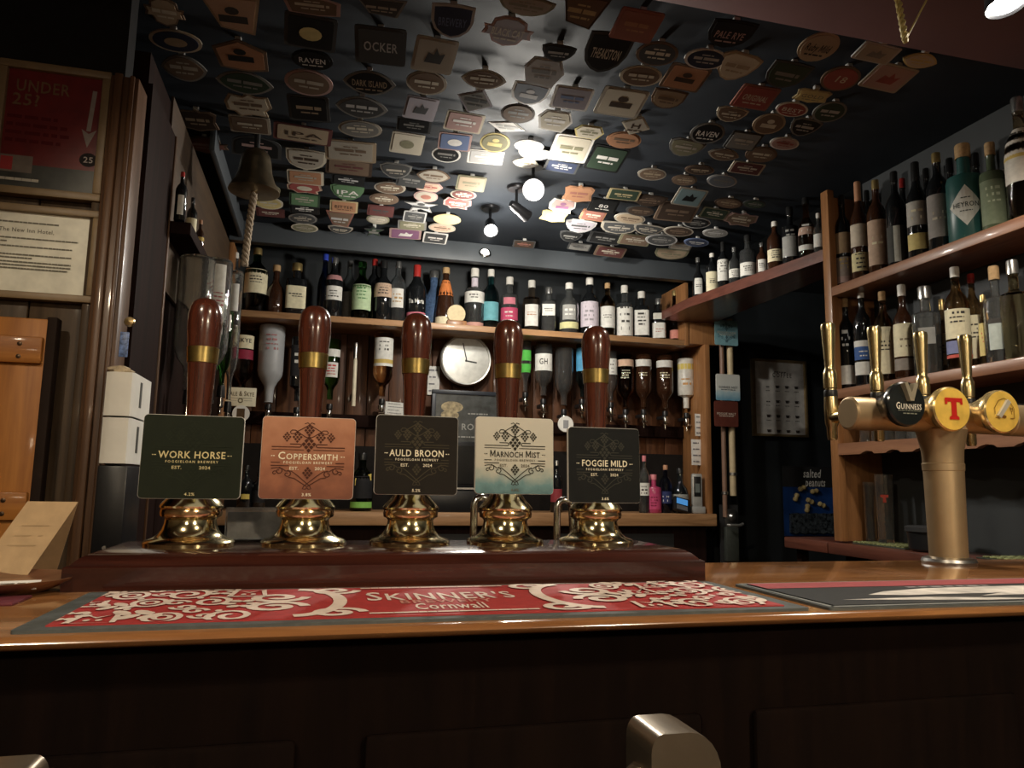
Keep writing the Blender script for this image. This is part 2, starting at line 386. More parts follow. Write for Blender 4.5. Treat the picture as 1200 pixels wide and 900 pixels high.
def crest(d):
    wd = .011
    for f in (-1, 1):
        d.line([(f*.055, .415), (f*.02, .43), (0, .405), (-f*.05, .37), (-f*.12, .325), (-f*.155, .295), (-f*.19, .29), (-f*.205, .31), (-f*.185, .335), (-f*.15, .335), (-f*.11, .305), (-f*.05, .26), (0, .235), (f*.02, .225)], wd)
        hop(d, f*.125, .25, .105); hop(d, f*.235, .25, .09)
        d.line([(f*.39, .128), (f*.09, .128)], wd); d.line([(f*.39, .165-.07), (f*.05, .095)], wd*.0+.008)
        d.line([(f*.20, .165), (f*.095, .165), (f*.08, .155), (f*.08, .138), (f*.095, .128)], wd)
        d.line([(f*.39, -.062), (f*.295, -.062)], wd); d.line([(f*.39, -.1), (f*.20, -.1)], wd)
        d.spiral(f*.305, -.165, .045, 1.1, wd, PI/2, f); d.spiral(f*.345, -.19, .03, 1.0, wd, 0, -f); d.spiral(f*.215, -.20, .045, 1.1, wd, PI/2, f)
        d.line([(f*.385, -.135), (f*.33, -.125), (f*.27, -.135), (f*.23, -.165), (f*.17, -.165), (f*.10, -.22), (f*.02, -.295), (-f*.03, -.34), (-f*.045, -.375), (-f*.015, -.38), (0, -.36)], wd)
        d.line([(f*.20, -.24), (f*.14, -.25), (f*.07, -.30), (0, -.35)], wd)
    hop(d, 0, .335, .11); hop(d, 0, .165, .15); hop(d, 0, -.185, .11)
    return d
def pump(x, name_text, small, plate_m, face_m, crest_m, text_m, sub_m, abv, label, cx, cz, cw, chh, rot=0):
    y = 1.09
    t = thing('hand_pump', label+' on the plinth', 'hand pump', (x, y, ZP-.0002), 0, 'hand pumps on the plinth')
    base = link('pump_base', me_base, BRASS, t); link('collar', me_band, COPPER, base); link('dome', me_dome, BRASS, base)
    h = link('handle', me_hand, HANDLE, t); link('brass_ring', me_ring, BRASSR, h)
    # the clip on the front of the pump
    pc = MB().prism(rrect(cw, chh, .0055), -.003, .003, Matrix(((1, 0, 0, 0), (0, 0, 1, 0), (0, 1, 0, 0), (0, 0, 0, 1)))).build('pump_clip', plate_m, t)
    pc.location = (cx-x, -.047, cz-ZP); pc.rotation_euler = (math.radians(-2), rot, 0)
    MB().prism(rrect(cw-.0010, chh-.0010, .005), 0, .001, Matrix(((1, 0, 0, 0), (0, 0, -1, -.003), (0, 1, 0, 0), (0, 0, 0, 1)))).build('clip_face', face_m, pc)
    W, H = cw, chh; fn = lambda e: (lambda u, v: (u*W, e, v*H))
    crest(D2()).build('crest', crest_m, pc, fn(-.0043))
    d = D2(); d.text(name_text, 0, .022, .088 if small else .082, .64 if len(name_text) > 10 else .66, small); 
    for f in (-1, 1):
        d.rect(f*.36-.012, .012, f*.36+.008, .022); d.rect(f*.385-.006, .012, f*.385+.006, .022)
    d.build('lettering', text_m, pc, fn(-.0047))
    d = D2(); d.text('FOGGIELOAN BREWERY', 0, -.060, .028, .52, sp=.22); d.text('EST.', -.145, -.13, .036); d.text('2024', .13, -.13, .036); d.text(abv, 0, -.445, .034)
    d.build('lettering', sub_m, pc, fn(-.0047))
    # bracket that holds the clip to the pump
    MB().box(-.012, .003, -.02, .012, .034, .02, .002).build('clip_bracket', BRASS, pc)
    return t
def grad_face(name, stops, zlo, zhi, nscale=22., amt=.25):
    m = bpy.data.materials.new(name); m.use_nodes = True; nt = m.node_tree; b_ = nt.nodes['Principled BSDF']
    tc = nt.nodes.new('ShaderNodeTexCoord'); sx = nt.nodes.new('ShaderNodeSeparateXYZ'); nt.links.new(tc.outputs['Object'], sx.inputs[0])
    mr = nt.nodes.new('ShaderNodeMapRange'); mr.inputs['From Min'].default_value = zlo; mr.inputs['From Max'].default_value = zhi; nt.links.new(sx.outputs['Z'], mr.inputs[0])
    n_ = nt.nodes.new('ShaderNodeTexNoise'); n_.inputs['Scale'].default_value = nscale; n_.inputs['Detail'].default_value = 6; nt.links.new(tc.outputs['Object'], n_.inputs['Vector'])
    ma = nt.nodes.new('ShaderNodeMath'); ma.operation = 'MULTIPLY_ADD'; ma.inputs[1].default_value = amt; nt.links.new(n_.outputs['Fac'], ma.inputs[0]); nt.links.new(mr.outputs[0], ma.inputs[2])
    su = nt.nodes.new('ShaderNodeMath'); su.operation = 'SUBTRACT'; su.inputs[1].default_value = amt*.5; nt.links.new(ma.outputs[0], su.inputs[0])
    r = nt.nodes.new('ShaderNodeValToRGB'); e = r.color_ramp.elements
    e[0].position, e[0].color = stops[0][0], stops[0][1]+(1,); e[1].position, e[1].color = stops[-1][0], stops[-1][1]+(1,)
    for p, c in stops[1:-1]: k_ = e.new(p); k_.color = c+(1,)
    nt.links.new(su.outputs[0], r.inputs[0]); nt.links.new(r.outputs[0], b_.inputs['Base Color']); b_.inputs['Roughness'].default_value = .45
    return m
GOLDT = cmat((.62, .53, .28)); CREAMT = cmat((.82, .76, .58))
copper_face = grad_face('copper_print', [(0, (.17, .050, .020)), (.45, (.30, .105, .045)), (1, (.44, .195, .10))], -.055, .055, 45, .9)
mist_face = grad_face('mist_print', [(0, (.05, .13, .14)), (.10, (.10, .22, .23)), (.2, (.26, .33, .30)), (.36, (.48, .47, .38)), (1, (.53, .51, .43))], -.055, .055, 55, .28)
pump(-.167, 'WORK HORSE', None, WHITE, cmat((.010, .014, .007)), cmat((.014, .019, .010)), GOLDT, GOLDT, '4.2%', 'hand pump with dark green square clip, leftmost of the five', -.163, 1.238, .123, .108)
pump(-.019, 'COPPERSMITH', .78, WHITE, copper_face, cmat((.07, .022, .012)), CREAMT, CREAMT, '3.8%', 'hand pump with mottled copper-coloured square clip', -.018, 1.240, .122, .110)
pump(.128, 'AULD BROON', None, WHITE, cmat((.012, .0095, .0068)), cmat((.052, .044, .026)), CREAMT, CREAMT, '5.2%', 'hand pump with black-brown square clip, middle of the five', .128, 1.2475, .115, .110)
pump(.269, 'MARNOCH MIST', .80, WHITE, mist_face, cmat((.03, .028, .02)), cmat((.03, .028, .02)), cmat((.12, .11, .08)), '4.0%', 'hand pump with cream and misty teal square clip', .269, 1.25, .116, .110)
pump(.412, 'FOGGIE MILD', None, WHITE, cmat((.006, .007, .007)), cmat((.04, .04, .032)), CREAMT, CREAMT, '3.6%', 'hand pump with plain black square clip, rightmost of the five', .4065, 1.2395, .113, .111)

# ------------------------------------------------------------------ BAR RUNNERS
def runner(name, label, x0, x1, y0, y1, border, z=ZB):
    t = thing(name, label, 'bar runner', ((x0+x1)/2, (y0+y1)/2, z)); W, H = x1-x0, y1-y0
    MB().prism(rrect(W, H, .004), 0, .003).build('rubber_backing', RUBBER, t); return t, W, H
t, W, H = runner('bar_runner', 'red bar runner with grey border and white flourishes lying before the pumps', -.243, .515, .716, .938, .02)
MB().box(-W/2+.022, -H/2+.014, .003, W/2-.022, H/2-.014, .0042).build('red_face', mat('runner_red', (.36, .028, .028), .7, var=.12, scale=120), t)
d = D2(); r = random.Random(5)
WX, HX = W/2-.024, H/2-.016
d.text("SKINNER'S", 0, .024, .056, .165, .80); d.text('Cornwall', .0, -.050, .034, .075)
d2 = D2(); d2.text('BREWERY', 0, -.018, .020, .10)
for f in (-1, 1):
    # big scroll bracket beside the name
    d.ring(f*.155, 0, .045, .085, .014, 20, -PI/2, PI/2) if f < 0 else d.ring(f*.155, 0, .045, .085, .014, 20, PI/2, 1.5*PI)
    for yy in (-1, 1): d.spiral(f*.115, yy*.072, .026, 1.3, .010, 0 if f > 0 else PI, f, yy); d.spiral(f*.175, yy*.03, .03, 1.4, .011, PI, f, yy)
    d.dashes(-.085, .085, f*(HX-.012), .006, 3+f, .05)
    for i in range(18):
        x = f*(.210+(i % 6)*.0285+r.uniform(-.003, .003)); y = -HX+.028+(i//6)*.069+((i % 2)-.5)*.018; k_ = (i*5+i//6+(2 if f > 0 else 0)) % 6; s_ = r.uniform(.017, .021)
        if k_ == 0: d.spiral(x, y, s_*1.15, 1.5, .0065, r.uniform(0, 6), f, 1.5)
        elif k_ == 1:
            for a in range(6): d.ell(x+s_*.62*math.cos(a*1.047), y+s_*1.0*math.sin(a*1.047), s_*.40, s_*.30, 10, a*1.047)
        elif k_ == 2: d.line([(x-s_*.9, y-s_), (x-s_*.7, y+s_*1.1), (x, y+s_*.3), (x+s_*.7, y+s_*1.2), (x+s_*.9, y-s_), (x-s_*.9, y-s_)], .006); d.ell(x-.005, y-s_*.3, .003, .005, 8); d.ell(x+.005, y-s_*.3, .003, .005, 8)
        elif k_ == 3:
            for a in range(4): d.ell(x+(a-1.5)*s_*.45, y+(-1)**a*s_*.55, s_*.34, s_*.75, 10, .5*(-1)**a)
        elif k_ == 4: d.ring(x, y, s_*.85, s_*1.35, .006, 18); d.ring(x, y, s_*.4, s_*.6, .005, 12)
        else: d.spiral(x-s_*.3, y+s_*.7, s_*.6, 1.2, .0055, 0, 1, 1.3); d.spiral(x+s_*.3, y-s_*.7, s_*.6, 1.2, .0055, PI, 1, 1.3)
        d.ell(x+f*.0142, y+s_*1.5, .0035, .006, 8)
WP = mat('runner_white', (.72, .60, .52), .7, var=.08, scale=90)
d.v = [(max(-WX, min(WX, x)), max(-HX, min(HX, y))) for x, y in d.v]
d.build('flourishes', WP, t, XY(.0048)); d2.build('lettering', cmat((.55, .25, .2)), t, XY(.0048))
t, W, H = runner('bar_runner', 'black bar runner with red band and swept white mane by the tap tower', .537, 1.15, .712, .905, .02)
MB().box(-W/2+.012, -H/2+.010, .003, W/2-.012, H/2-.010, .0042).build('black_face', mat('runner_black', (.014, .016, .017), .55, var=.2, scale=80), t)
D2().rect(-W/2+.012, H/2-.058, W/2-.05, H/2-.012).build('red_band', mat('runner_dull_red', (.30, .045, .05), .65, var=.1), t, XY(.0046))
d = D2()
d.poly([(-.20, -.026), (-.16, -.004), (-.08, .014), (.05, .018), (.294, .020), (.294, -.085), (.16, -.086), (.10, -.083), (.14, -.07), (.0, -.066), (.05, -.05), (-.06, -.052), (-.01, -.034), (-.10, -.034), (-.15, -.036)])
d.poly([(-.26, -.056), (-.14, -.052), (-.05, -.070), (.02, -.085), (-.08, -.082)])
d.build('white_mane', mat('mane_print', (.62, .58, .53), .6, var=.35, scale=25), t, XY(.0046))
D2().text('0.0', -.04, H/2-.04, .016).build('lettering', cmat((.6, .5, .5)), t, XY(.005)) if False else None
d = D2(); d.dashes(-.10, .03, H/2-.072, .008, 4).build('lettering', cmat((.35, .33, .33)), t, XY(.0048))
d = D2(); d.line([(-W/2+.006, -H/2+.005), (W/2-.006, -H/2+.005), (W/2-.006, H/2-.005), (-W/2+.006, H/2-.005), (-W/2+.006, -H/2+.005)], .007)
d.build('border', cmat((.22, .23, .22)), t, XY(.0036))

# ------------------------------------------------------------------ TAP TOWER
TX, TY = 1.105, 1.132
tw = thing('tap_tower', 'satin bronze T-shaped beer tap tower with brass handles on the bar', 'tap tower', (TX, TY, ZB))
MB().lathe([(.044, 0), (.045, .004), (.043, .009), (.036, .0115), (.032, .012)], 36).build('base_flange', STEEL, tw)
MB().lathe([(.0315, .010), (.0325, .10), (.0335, .165), (.0345, .166), (.035, .178), (.0335, .180), (.0345, .20), (.039, .222), (.043, .240), (.030, .262)], 36).build('column', SATIN, tw)
RY = Matrix.Rotation(PI/2, 4, 'Y')
bz = .264
bar_ = MB().lathe([(.0, -.200), (.026, -.200), (.0295, -.197), (.0300, -.192), (.0300, -.150), (.0285, -.148), (.0285, .148), (.03, .15), (.03, .192), (.0295, .197), (.026, .2), (0, .2)], 32, M=Matrix.Translation((0, 0, bz)) @ RY).build('cross_bar', SATIN, tw)
RXm = Matrix.Rotation(PI/2, 4, 'X')   # local z -> -Y
def lens(x, r, z, rim_m, face_m, text=None, tcol=None):
    l = MB().lathe([(r*.55, .0), (r*.72, .02), (r*.9, .038), (r*1.0, .044), (r*1.03, .050), (r*1.02, .056), (r*.96, .0585)], 36, M=Matrix.Translation((x, -.010, z)) @ RXm).build('badge', rim_m, tw)
    MB().lathe([(0, .0615), (r*.5, .0608), (r*.96, .0585), (r*.96, .055), (0, .055)], 36, M=Matrix.Translation((x, -.010, z)) @ RXm).build('badge_face', face_m, l)
    return l
YEL = mat('badge_yellow', (.86, .58, .11), .3, coat=.6, var=.15, scale=40)
TEXTM = cmat((.80, .76, .66))
xg, xt, xy = [at(p, q, 'Y', TY-.07).x-TX for p, q in ((1064, 473), (1117, 479), (1176, 482))]
zg = at(1064, 473, 'Y', TY-.07).z-ZB; zt = at(1117, 479, 'Y', TY-.07).z-ZB; zy = at(1176, 482, 'Y', TY-.07).z-ZB
l = lens(xg, .038, zg, mat('badge_black_rim', (.012, .014, .015), .2, coat=.5), mat('badge_black', (.009, .012, .012), .25, coat=.6))
D2().text('GUINNESS', 0, 0, .0115, .052, .8).build('lettering', TEXTM, l, lambda x, y: (x+xg, -.0718, y+zg-.004))
d = D2(); d.poly([(-.012, .0), (.0, -.026), (.012, .0), (.009, .001), (.0, -.014), (-.009, .001)])
MB().prism([(-.013, .034), (-.007, .036), (0, .018), (.008, .035), (.014, .033), (.004, .004), (-.003, .004)], .050, .070, Matrix.Translation((xg, -.010, zg)) @ RXm).build('cream_wedge', mat('wedge_gold', (.62, .56, .42), .3, .6), l)
d = D2(); d.dashes(-.022, .024, -.012, .0015, 2).dashes(-.012, .016, -.017, .002, 5); d.build('lettering', cmat((.20, .21, .17)), l, lambda x, y: (x+xg, -.0713, y+zg))
l = lens(xt, .0385, zt, mat('badge_gold_rim', (.72, .52, .22), .25, .8), YEL)
d = D2(); d.poly([(-.0185, .019), (.0185, .019), (.0185, .0075), (.0145, .0075), (.013, .012), (.0055, .012), (.0055, -.012), (.010, -.0145), (.010, -.019), (-.010, -.019), (-.010, -.0145), (-.0055, -.012), (-.0055, .012), (-.013, .012), (-.0145, .0075), (-.0185, .0075)])
d.build('letter_t', mat('badge_red', (.58, .02, .015), .35, coat=.4), l, lambda x, y: (x+xt, -.0723, y+zt))
l = lens(xy, .038, zy, mat('badge_gold_rim2', (.80, .62, .30), .2, .8), YEL)
d = D2(); d.line([(-.021, -.006), (-.021, .006), (-.012, .019), (0, .023), (.012, .019), (.021, .006), (.021, -.012)], .0012); d.line([(-.021, -.012), (-.012, -.012), (-.012, -.004)], .0012); d.line([(.012, -.0125), (.021, -.0125)], .0012)
d.ell(-.002, -.010, .0055, .003, 12); d.text('T', .0155, -.002, .006); d.text('H', .0155, .005, .006)
d.build('print', cmat((.20, .09, .015)), l, lambda x, y: (x+xy, -.0723, y+zy))
MB().prism([(-.018, -.008), (.006, .021), (.012, .016), (-.012, -.013)], .0608, .066, Matrix.Translation((xy, -.010, zy)) @ RXm).build('pale_flash', mat('badge_silver', (.7, .68, .6), .3, .4), l)
HP = [(.0100, 0), (.0100, .012), (.0122, .014), (.0128, .030), (.0122, .044), (.0105, .048), (.0088, .052), (.0090, .058), (.0108, .09), (.0130, .125), (.0136, .133), (.0125, .139), (.007, .142), (0, .1425)]
me_tap = MB().lathe(HP, 24).mesh('tap_handle')
for i, (p, yt) in enumerate(((970, 378), (1024, 382), (1078, 388), (1130, 392))):
    q = at(p, yt, 'Y', TY+.085); bx = q.x-TX; hz = q.z-ZB-.1425
    h = link('tap_handle', me_tap, mat('tap_brass', (.62, .50, .26), .25, 1, var=.05), tw, (bx, .085, hz))
    MB().tube([(bx, .0, bz), (bx, .085, bz)], .011, 14).build('tap_body', mat('tap_brass', ), tw)
    MB().lathe([(.008, -.085), (.0095, -.08), (.0095, -.06), (.012, -.055), (.013, -.02), (.012, .0), (.0095, .002)], 20, (bx, .085, hz)).build('tap_valve', mat('tap_brass'), tw)
    MB().lathe([(.0118, -.004), (.0124, -.002), (.0124, .008), (.0118, .010)], 20, (bx, .085, hz)).build('black_seal', BLACK, tw)

# ------------------------------------------------------------------ chrome spouts behind the pumps
for i, (p, q, lab) in enumerate(((558, 583, 'chrome swan-neck spout behind the cream clip pump'), (655, 586, 'chrome swan-neck spout left of the rightmost hand pump'))):
    a = at(p, q, 'Y', 1.20); pts = []
    for k_ in range(9):
        an = PI-PI*k_/8; pts.append((a.x+.010+.013*math.cos(an), 1.20, a.z-.013+.013*math.sin(an)))
    pts = [(pts[0][0], 1.20, ZB-.02)]+pts+[(pts[-1][0]+.002, 1.20, a.z-.06)]
    tag(MB().tube(pts, .0062, 12).build('beer_spout', CHROME), lab, 'spout', 'chrome spouts behind the pumps')

# ================================================================== SHELVING
YF = 3.45; ZS = 1.963; ZL = 1.075
u = thing('back_bar_unit', 'wooden back bar unit with a long bottle shelf and lower counter', 'shelf unit', (0, 0, 0))
MB().box(-.43, YF, ZS-.030, 1.80, 3.722, ZS, .003).build('shelf', SHELF, u)
MB().box(-.43, 3.40, ZL-.06, 1.93, 3.72, ZL, .004).build('counter', SHELF, u)
MB().box(1.795, YF-.005, ZS-.03, 1.815, 3.72, 2.268, .002).build('side_panel', POST, u)
MB().box(1.815, YF, 1.945, 1.99, 3.70, 2.085, .003).build('corner_box', POST, u)
MB().box(1.90, YF-.01, ZL, 1.93, 3.70, 1.945, .003).build('upright', POST, u)
MB().box(-.45, YF, ZL, -.43, 3.72, 2.27, .003).build('upright', POST, u)
MB().box(-.43, 3.46, 0, 1.90, 3.70, ZL-.06).build('lower_cabinet', MAROOND, u)
MB().box(-.43, 3.68, 1.47, 1.90, 3.724, 1.53, .003).build('optic_rail', MAROOND, u)
MB().box(-.43, 3.70, ZL, 1.90, 3.7245, 1.38).build('lower_back_panel', mat('panel_near_black', (.014, .012, .011), .7, spec=.1), u)  # plain near-black sheet covering the lower planks
for x in (.30, 1.10):
    MB().box(x, 3.452, .1, x+.62, 3.462, ZL-.1, .003).build('cabinet_door', BLACKM, u)
# shelf across the passage
oz = 2.105
M_ = MB(); ol = [(1.665, 3.17), (1.80, 2.30), (1.95, 2.30), (1.95, 3.45), (1.665, 3.45)]
M_.prism(ol, oz-.045, oz); t = M_.build('passage_shelf', REDW); tag(t, 'dark red-brown wooden shelf spanning the passage, holding a row of whisky bottles', 'shelf')
# right shelf unit
XR = 1.75
u = thing('right_shelf_unit', 'wooden shelf unit on the right wall crowded with whisky bottles', 'shelf unit', (0, 0, 0))
MB().box(XR, 2.245, 1.03, XR+.028, 2.285, 2.30, .003).build('post', POST, u)
MB().box(XR+.028, 2.262, 1.03, 1.945, 2.285, 2.28, .002).build('end_panel', POST, u)
RS = [(1.913, .034), (1.541, .034), (1.347, .04)]
for z, th in RS[:2]: MB().box(XR, 1.10, z-th/2, 1.945, 2.245, z+th/2, .003).build('shelf', SHELFY, u)
# third shelf with scalloped lower edge (glass rack)
z, th = RS[2]; ol = [(1.10, z+th/2)]; y = 1.10
low = []
while y < 2.23:
    low += [(y, z-th/2), (y+.05, z-th/2)]
    if y+.11 < 2.24: low += [(y+.06, z-th/2+.007), (y+.085, z-th/2+.010), (y+.105, z-th/2+.005)]
    y += .115
poly = [(1.10, z+th/2)]+low+[(2.245, z-th/2), (2.245, z+th/2)]
M_ = MB().prism(poly, XR, XR+.02, Matrix(((0, 0, 1, 0), (1, 0, 0, 0), (0, 1, 0, 0), (0, 0, 0, 1)))); M_.build('scalloped_edge', SHELFY, u)
MB().box(XR+.02, 1.10, z+th/2-.018, 1.945, 2.245, z+th/2).build('shelf', SHELFY, u)
ct = thing('side_counter', 'dark wooden side counter below the right shelves', 'counter', (0, 0, 0))
MB().box(XR-.02, 1.20, .985, 1.945, 2.295, 1.025, .004).build('top', REDW, ct)
MB().box(XR-.02, 2.30, .985, 1.945, 2.55, 1.025, .004).build('top', REDW, ct)
MB().box(XR+.04, 1.20, 0, 1.945, 2.28, .985).build('cabinet', MAROOND, ct)
MB().box(XR+.02, 2.50, 0, XR+.05, 2.53, .985).build('leg', MAROOND, ct)
MATG = mat('drip_mat', (.05, .06, .045), .35, var=.3, scale=200, bump=.6)
for k_, (ya, yb) in enumerate(((1.22, 1.72), (1.98, 2.22))):
    t = thing('drip_mat', ('glossy ribbed rubber drip mat on the side counter right of the tap tower', 'glossy ribbed rubber drip mat on the side counter left of the tap tower')[k_], 'drip mat', (XR+.08, ya, 1.025))
    MB().box(-.06, 0, 0, .09, yb-ya, .004, .001).build('mat_base', MATG, t)
    y = .01; m = MB()
    while y < yb-ya-.01:
        for x in (-.045, -.015, .015, .045, .075): m.box(x-.010, y, .004, x+.010, y+.012, .009, .002)
        y += .022
    o = m.build('rubber_nubs', mat('drip_mat_nub', (.24, .26, .12), .16, var=.3), t); o['kind'] = 'stuff'  # bright yellow-green puts the mat's highlights into the nub colour

# ================================================================== BOTTLES
KIND = {
 'std':   ([(0, 0), (.90, 0), (1, .015), (1, .60), (.96, .65), (.75, .71), (.42, .765), (.34, .80), (.32, .925), (.36, .93)], .90, .37),
 'round': ([(0, 0), (.88, 0), (1, .02), (1, .50), (.97, .58), (.80, .66), (.48, .72), (.35, .76), (.33, .90), (.38, .905)], .88, .40),
 'flat':  ([(0, 0), (.93, 0), (1, .015), (1, .62), (.93, .66), (.50, .685), (.36, .70), (.34, .88), (.38, .885)], .86, .42),
 'wine':  ([(0, 0), (.92, 0), (1, .015), (1, .56), (.93, .63), (.60, .71), (.42, .76), (.36, .82), (.33, .95), (.37, .955)], .80, .38),
 'square':([(0, 0), (.93, 0), (1, .015), (1, .64), (.94, .685), (.48, .71), (.34, .725), (.32, .88), (.36, .885)], .86, .44),
 'cone':  ([(0, 0), (.95, 0), (1, .03), (.93, .30), (.74, .55), (.45, .74), (.30, .82), (.28, .93), (.33, .935)], .90, .36),
 'bulb':  ([(0, 0), (.75, 0), (.92, .05), (1, .22), (.97, .42), (.80, .55), (.45, .64), (.33, .70), (.31, .90), (.36, .905)], .88, .40),
 'slim':  ([(0, 0), (.9, 0), (1, .01), (1, .52), (.85, .62), (.5, .72), (.40, .80), (.38, .94), (.42, .945)], .90, .45),
}
def sqf(a, z):
    c, s = abs(math.cos(a)), abs(math.sin(a)); return (c**5+s**5)**(-1/5)*.88
MC = {}
def bottle_mesh(kind, h, r, hollow=False):
    key = (kind, round(h, 3), round(r, 4), hollow)
    if key not in MC:
        prof, cz, cr = KIND[kind]
        rf = (lambda a, z: sqf(a, z) if z < .69*h else 1.) if kind == 'square' else None
        pr = [(q*r, z*h) for q, z in prof]; pr[-1] = (pr[-1][0], pr[-1][1]); 
        if hollow:      # glass wall with an inner surface
            th = .0028; pr += [(max(.002, q-th), z) for q, z in reversed(pr[2:])]+[(max(.002, pr[1][0]-th), .008), (0, .008)]
        else: pr.append((0, pr[-1][1]))
        cap = [(0, h), (cr*r*.92, h), (cr*r, h*.988), (cr*r, h*cz), (cr*r*.9, h*cz), (0, h*cz+.001)]
        MC[key] = (MB().lathe(pr, 22, rf=rf).mesh('glass_body', 50), MB().lathe(cap[::-1], 16).mesh('stopper', 40))
    return MC[key]
def rad_at(kind, zf):
    p = KIND[kind][0]
    for (r0, z0), (r1, z1) in zip(p[1:], p[2:]):
        if z0 <= zf <= z1: return r0+(r1-r0)*(zf-z0)/max(1e-6, z1-z0)
    return p[-1][0]
def bottle(loc, h, r, kind, g, capm, labels, label, group, text=None, inverted=False, cat='bottle', nocap=False, liquid=None, face=None, arc=68):
    """labels: list of (z0, z1 as fraction of height, colour[, arc degrees]); text: (string, z frac, height frac, colour)"""
    loc = Vector(loc); v = CAM-loc; rz = math.atan2(v.y, v.x)+PI/2 if face is None else face
    t = thing('bottle' if cat == 'bottle' else cat.replace(' ', '_'), label, cat, loc, 0, group)
    t.rotation_euler = (PI, 0, rz) if inverted else (0, 0, rz)
    if inverted: t.rotation_euler = Matrix.Rotation(rz, 3, 'Z').to_4x4().to_euler(); 
    sg = -1 if inverted else 1
    gm, cm = bottle_mesh(kind, h, r, g in (CLEAR, CLEARB))
    par = t
    gb = link('glass_body', gm, g, t)
    if inverted: gb.rotation_euler = (PI, 0, 0)
    if not nocap and not inverted: link('stopper', cm, capm, t)
    for i, lb in enumerate(labels):
        z0, z1, c = lb[:3]; ad = math.radians(lb[3] if len(lb) > 3 else arc)
        nz = 4 if abs(rad_at(kind, z0)-rad_at(kind, z1)) > .02 else 1
        key = ('lab', kind, round(h, 3), round(r, 4), z0, z1, round(ad, 2), inverted)
        if key not in MC:
            rf = (lambda a, z: sqf(a, z)) if kind == 'square' and z1 < .69 else None
            pr = [(rad_at(kind, z0+(z1-z0)*k/nz)*r*1.012+.0003, sg*h*(z0+(z1-z0)*k/nz)) for k in range(nz+1)]
            MC[key] = MB().lathe(pr, 14, rf=rf, a0=-PI/2-ad, a1=-PI/2+ad).mesh('paper_label', 60)
        lo = link('paper_label', MC[key], c if not isinstance(c, tuple) else cmat(c), t)
    if text:
        s_, zf, hf, c = text[:4]; wd = text[4] if len(text) > 4 else 1.5
        d = D2()
        if s_: d.text(s_, 0, 0, h*hf, r*wd)
        else:
            rr = random.Random(int(loc.x*999)+int(zf*77)); n_ = rr.randint(2, 4)
            for k in range(n_): d.dashes(-r*rr.uniform(.35, .62), r*rr.uniform(.35, .62), h*hf*(1.4*(n_-1)/2-1.4*k), h*hf*rr.uniform(.35, .75), rr.randint(0, 99))
        R_ = rad_at(kind, zf)*r*1.03+.0006
        def fn(x, y):
            a = x/R_; k = sqf(-PI/2+a, 0) if kind == 'square' else 1
            return (R_*k*math.sin(a), -R_*k*math.cos(a), sg*h*zf+y)
        d.build('lettering', c if not isinstance(c, tuple) else cmat(c), t, fn)
    return t
CAPW = mat('cap_white', (.72, .70, .64), .35); CAPB = mat('cap_black', (.015, .015, .015), .3); CORK = mat('cork', (.45, .29, .14), .7, var=.2, scale=120)
CAPG = mat('cap_gold', (.65, .48, .2), .3, .8); CAPR = mat('cap_red', (.40, .03, .025), .35); CAPS = mat('cap_silver', (.6, .6, .58), .25, .9)
CAPBL = mat('cap_blue', (.03, .06, .42), .35); CAPP = mat('cap_pink', (.6, .2, .22), .4); CAPC = mat('cap_copper', (.5, .26, .15), .4)
LW = (.70, .69, .64); LC = (.72, .66, .46); LY = (.70, .55, .14); LP = (.62, .18, .24); LG = (.45, .58, .36); LK = (.02, .02, .022); LLIL = (.58, .52, .58); INK = (.06, .055, .05); LGOLD = (.55, .40, .12); LGREY = (.33, .33, .31)
def row_bottles(data, ax, val, z, where, group, dy=None):
    for i, e in enumerate(data):
        p, yt, wpx, kind, g, cap, labs, txt, look = e[:9]; off = e[9] if len(e) > 9 else 0.
        a = at(p, yt, ax, val+off)
        # keep the mid height of the bottle over the measured pixel column
        zz = z if not callable(z) else z(a)
        base_guess = Vector((a.x, a.y, zz)); bp = proj(base_guess); mid = at(p, (yt+bp[1])/2, ax, val+off)
        dist = (mid-CAM).dot(FW); r = wpx*dist/FPX/2; h = at(p, yt, ax, val+off).z-zz
        bottle((mid.x, mid.y, zz), h, r, kind, g, cap, labs, '%s, %s from left, %s' % (look, ORD[i+1], where), group, txt)
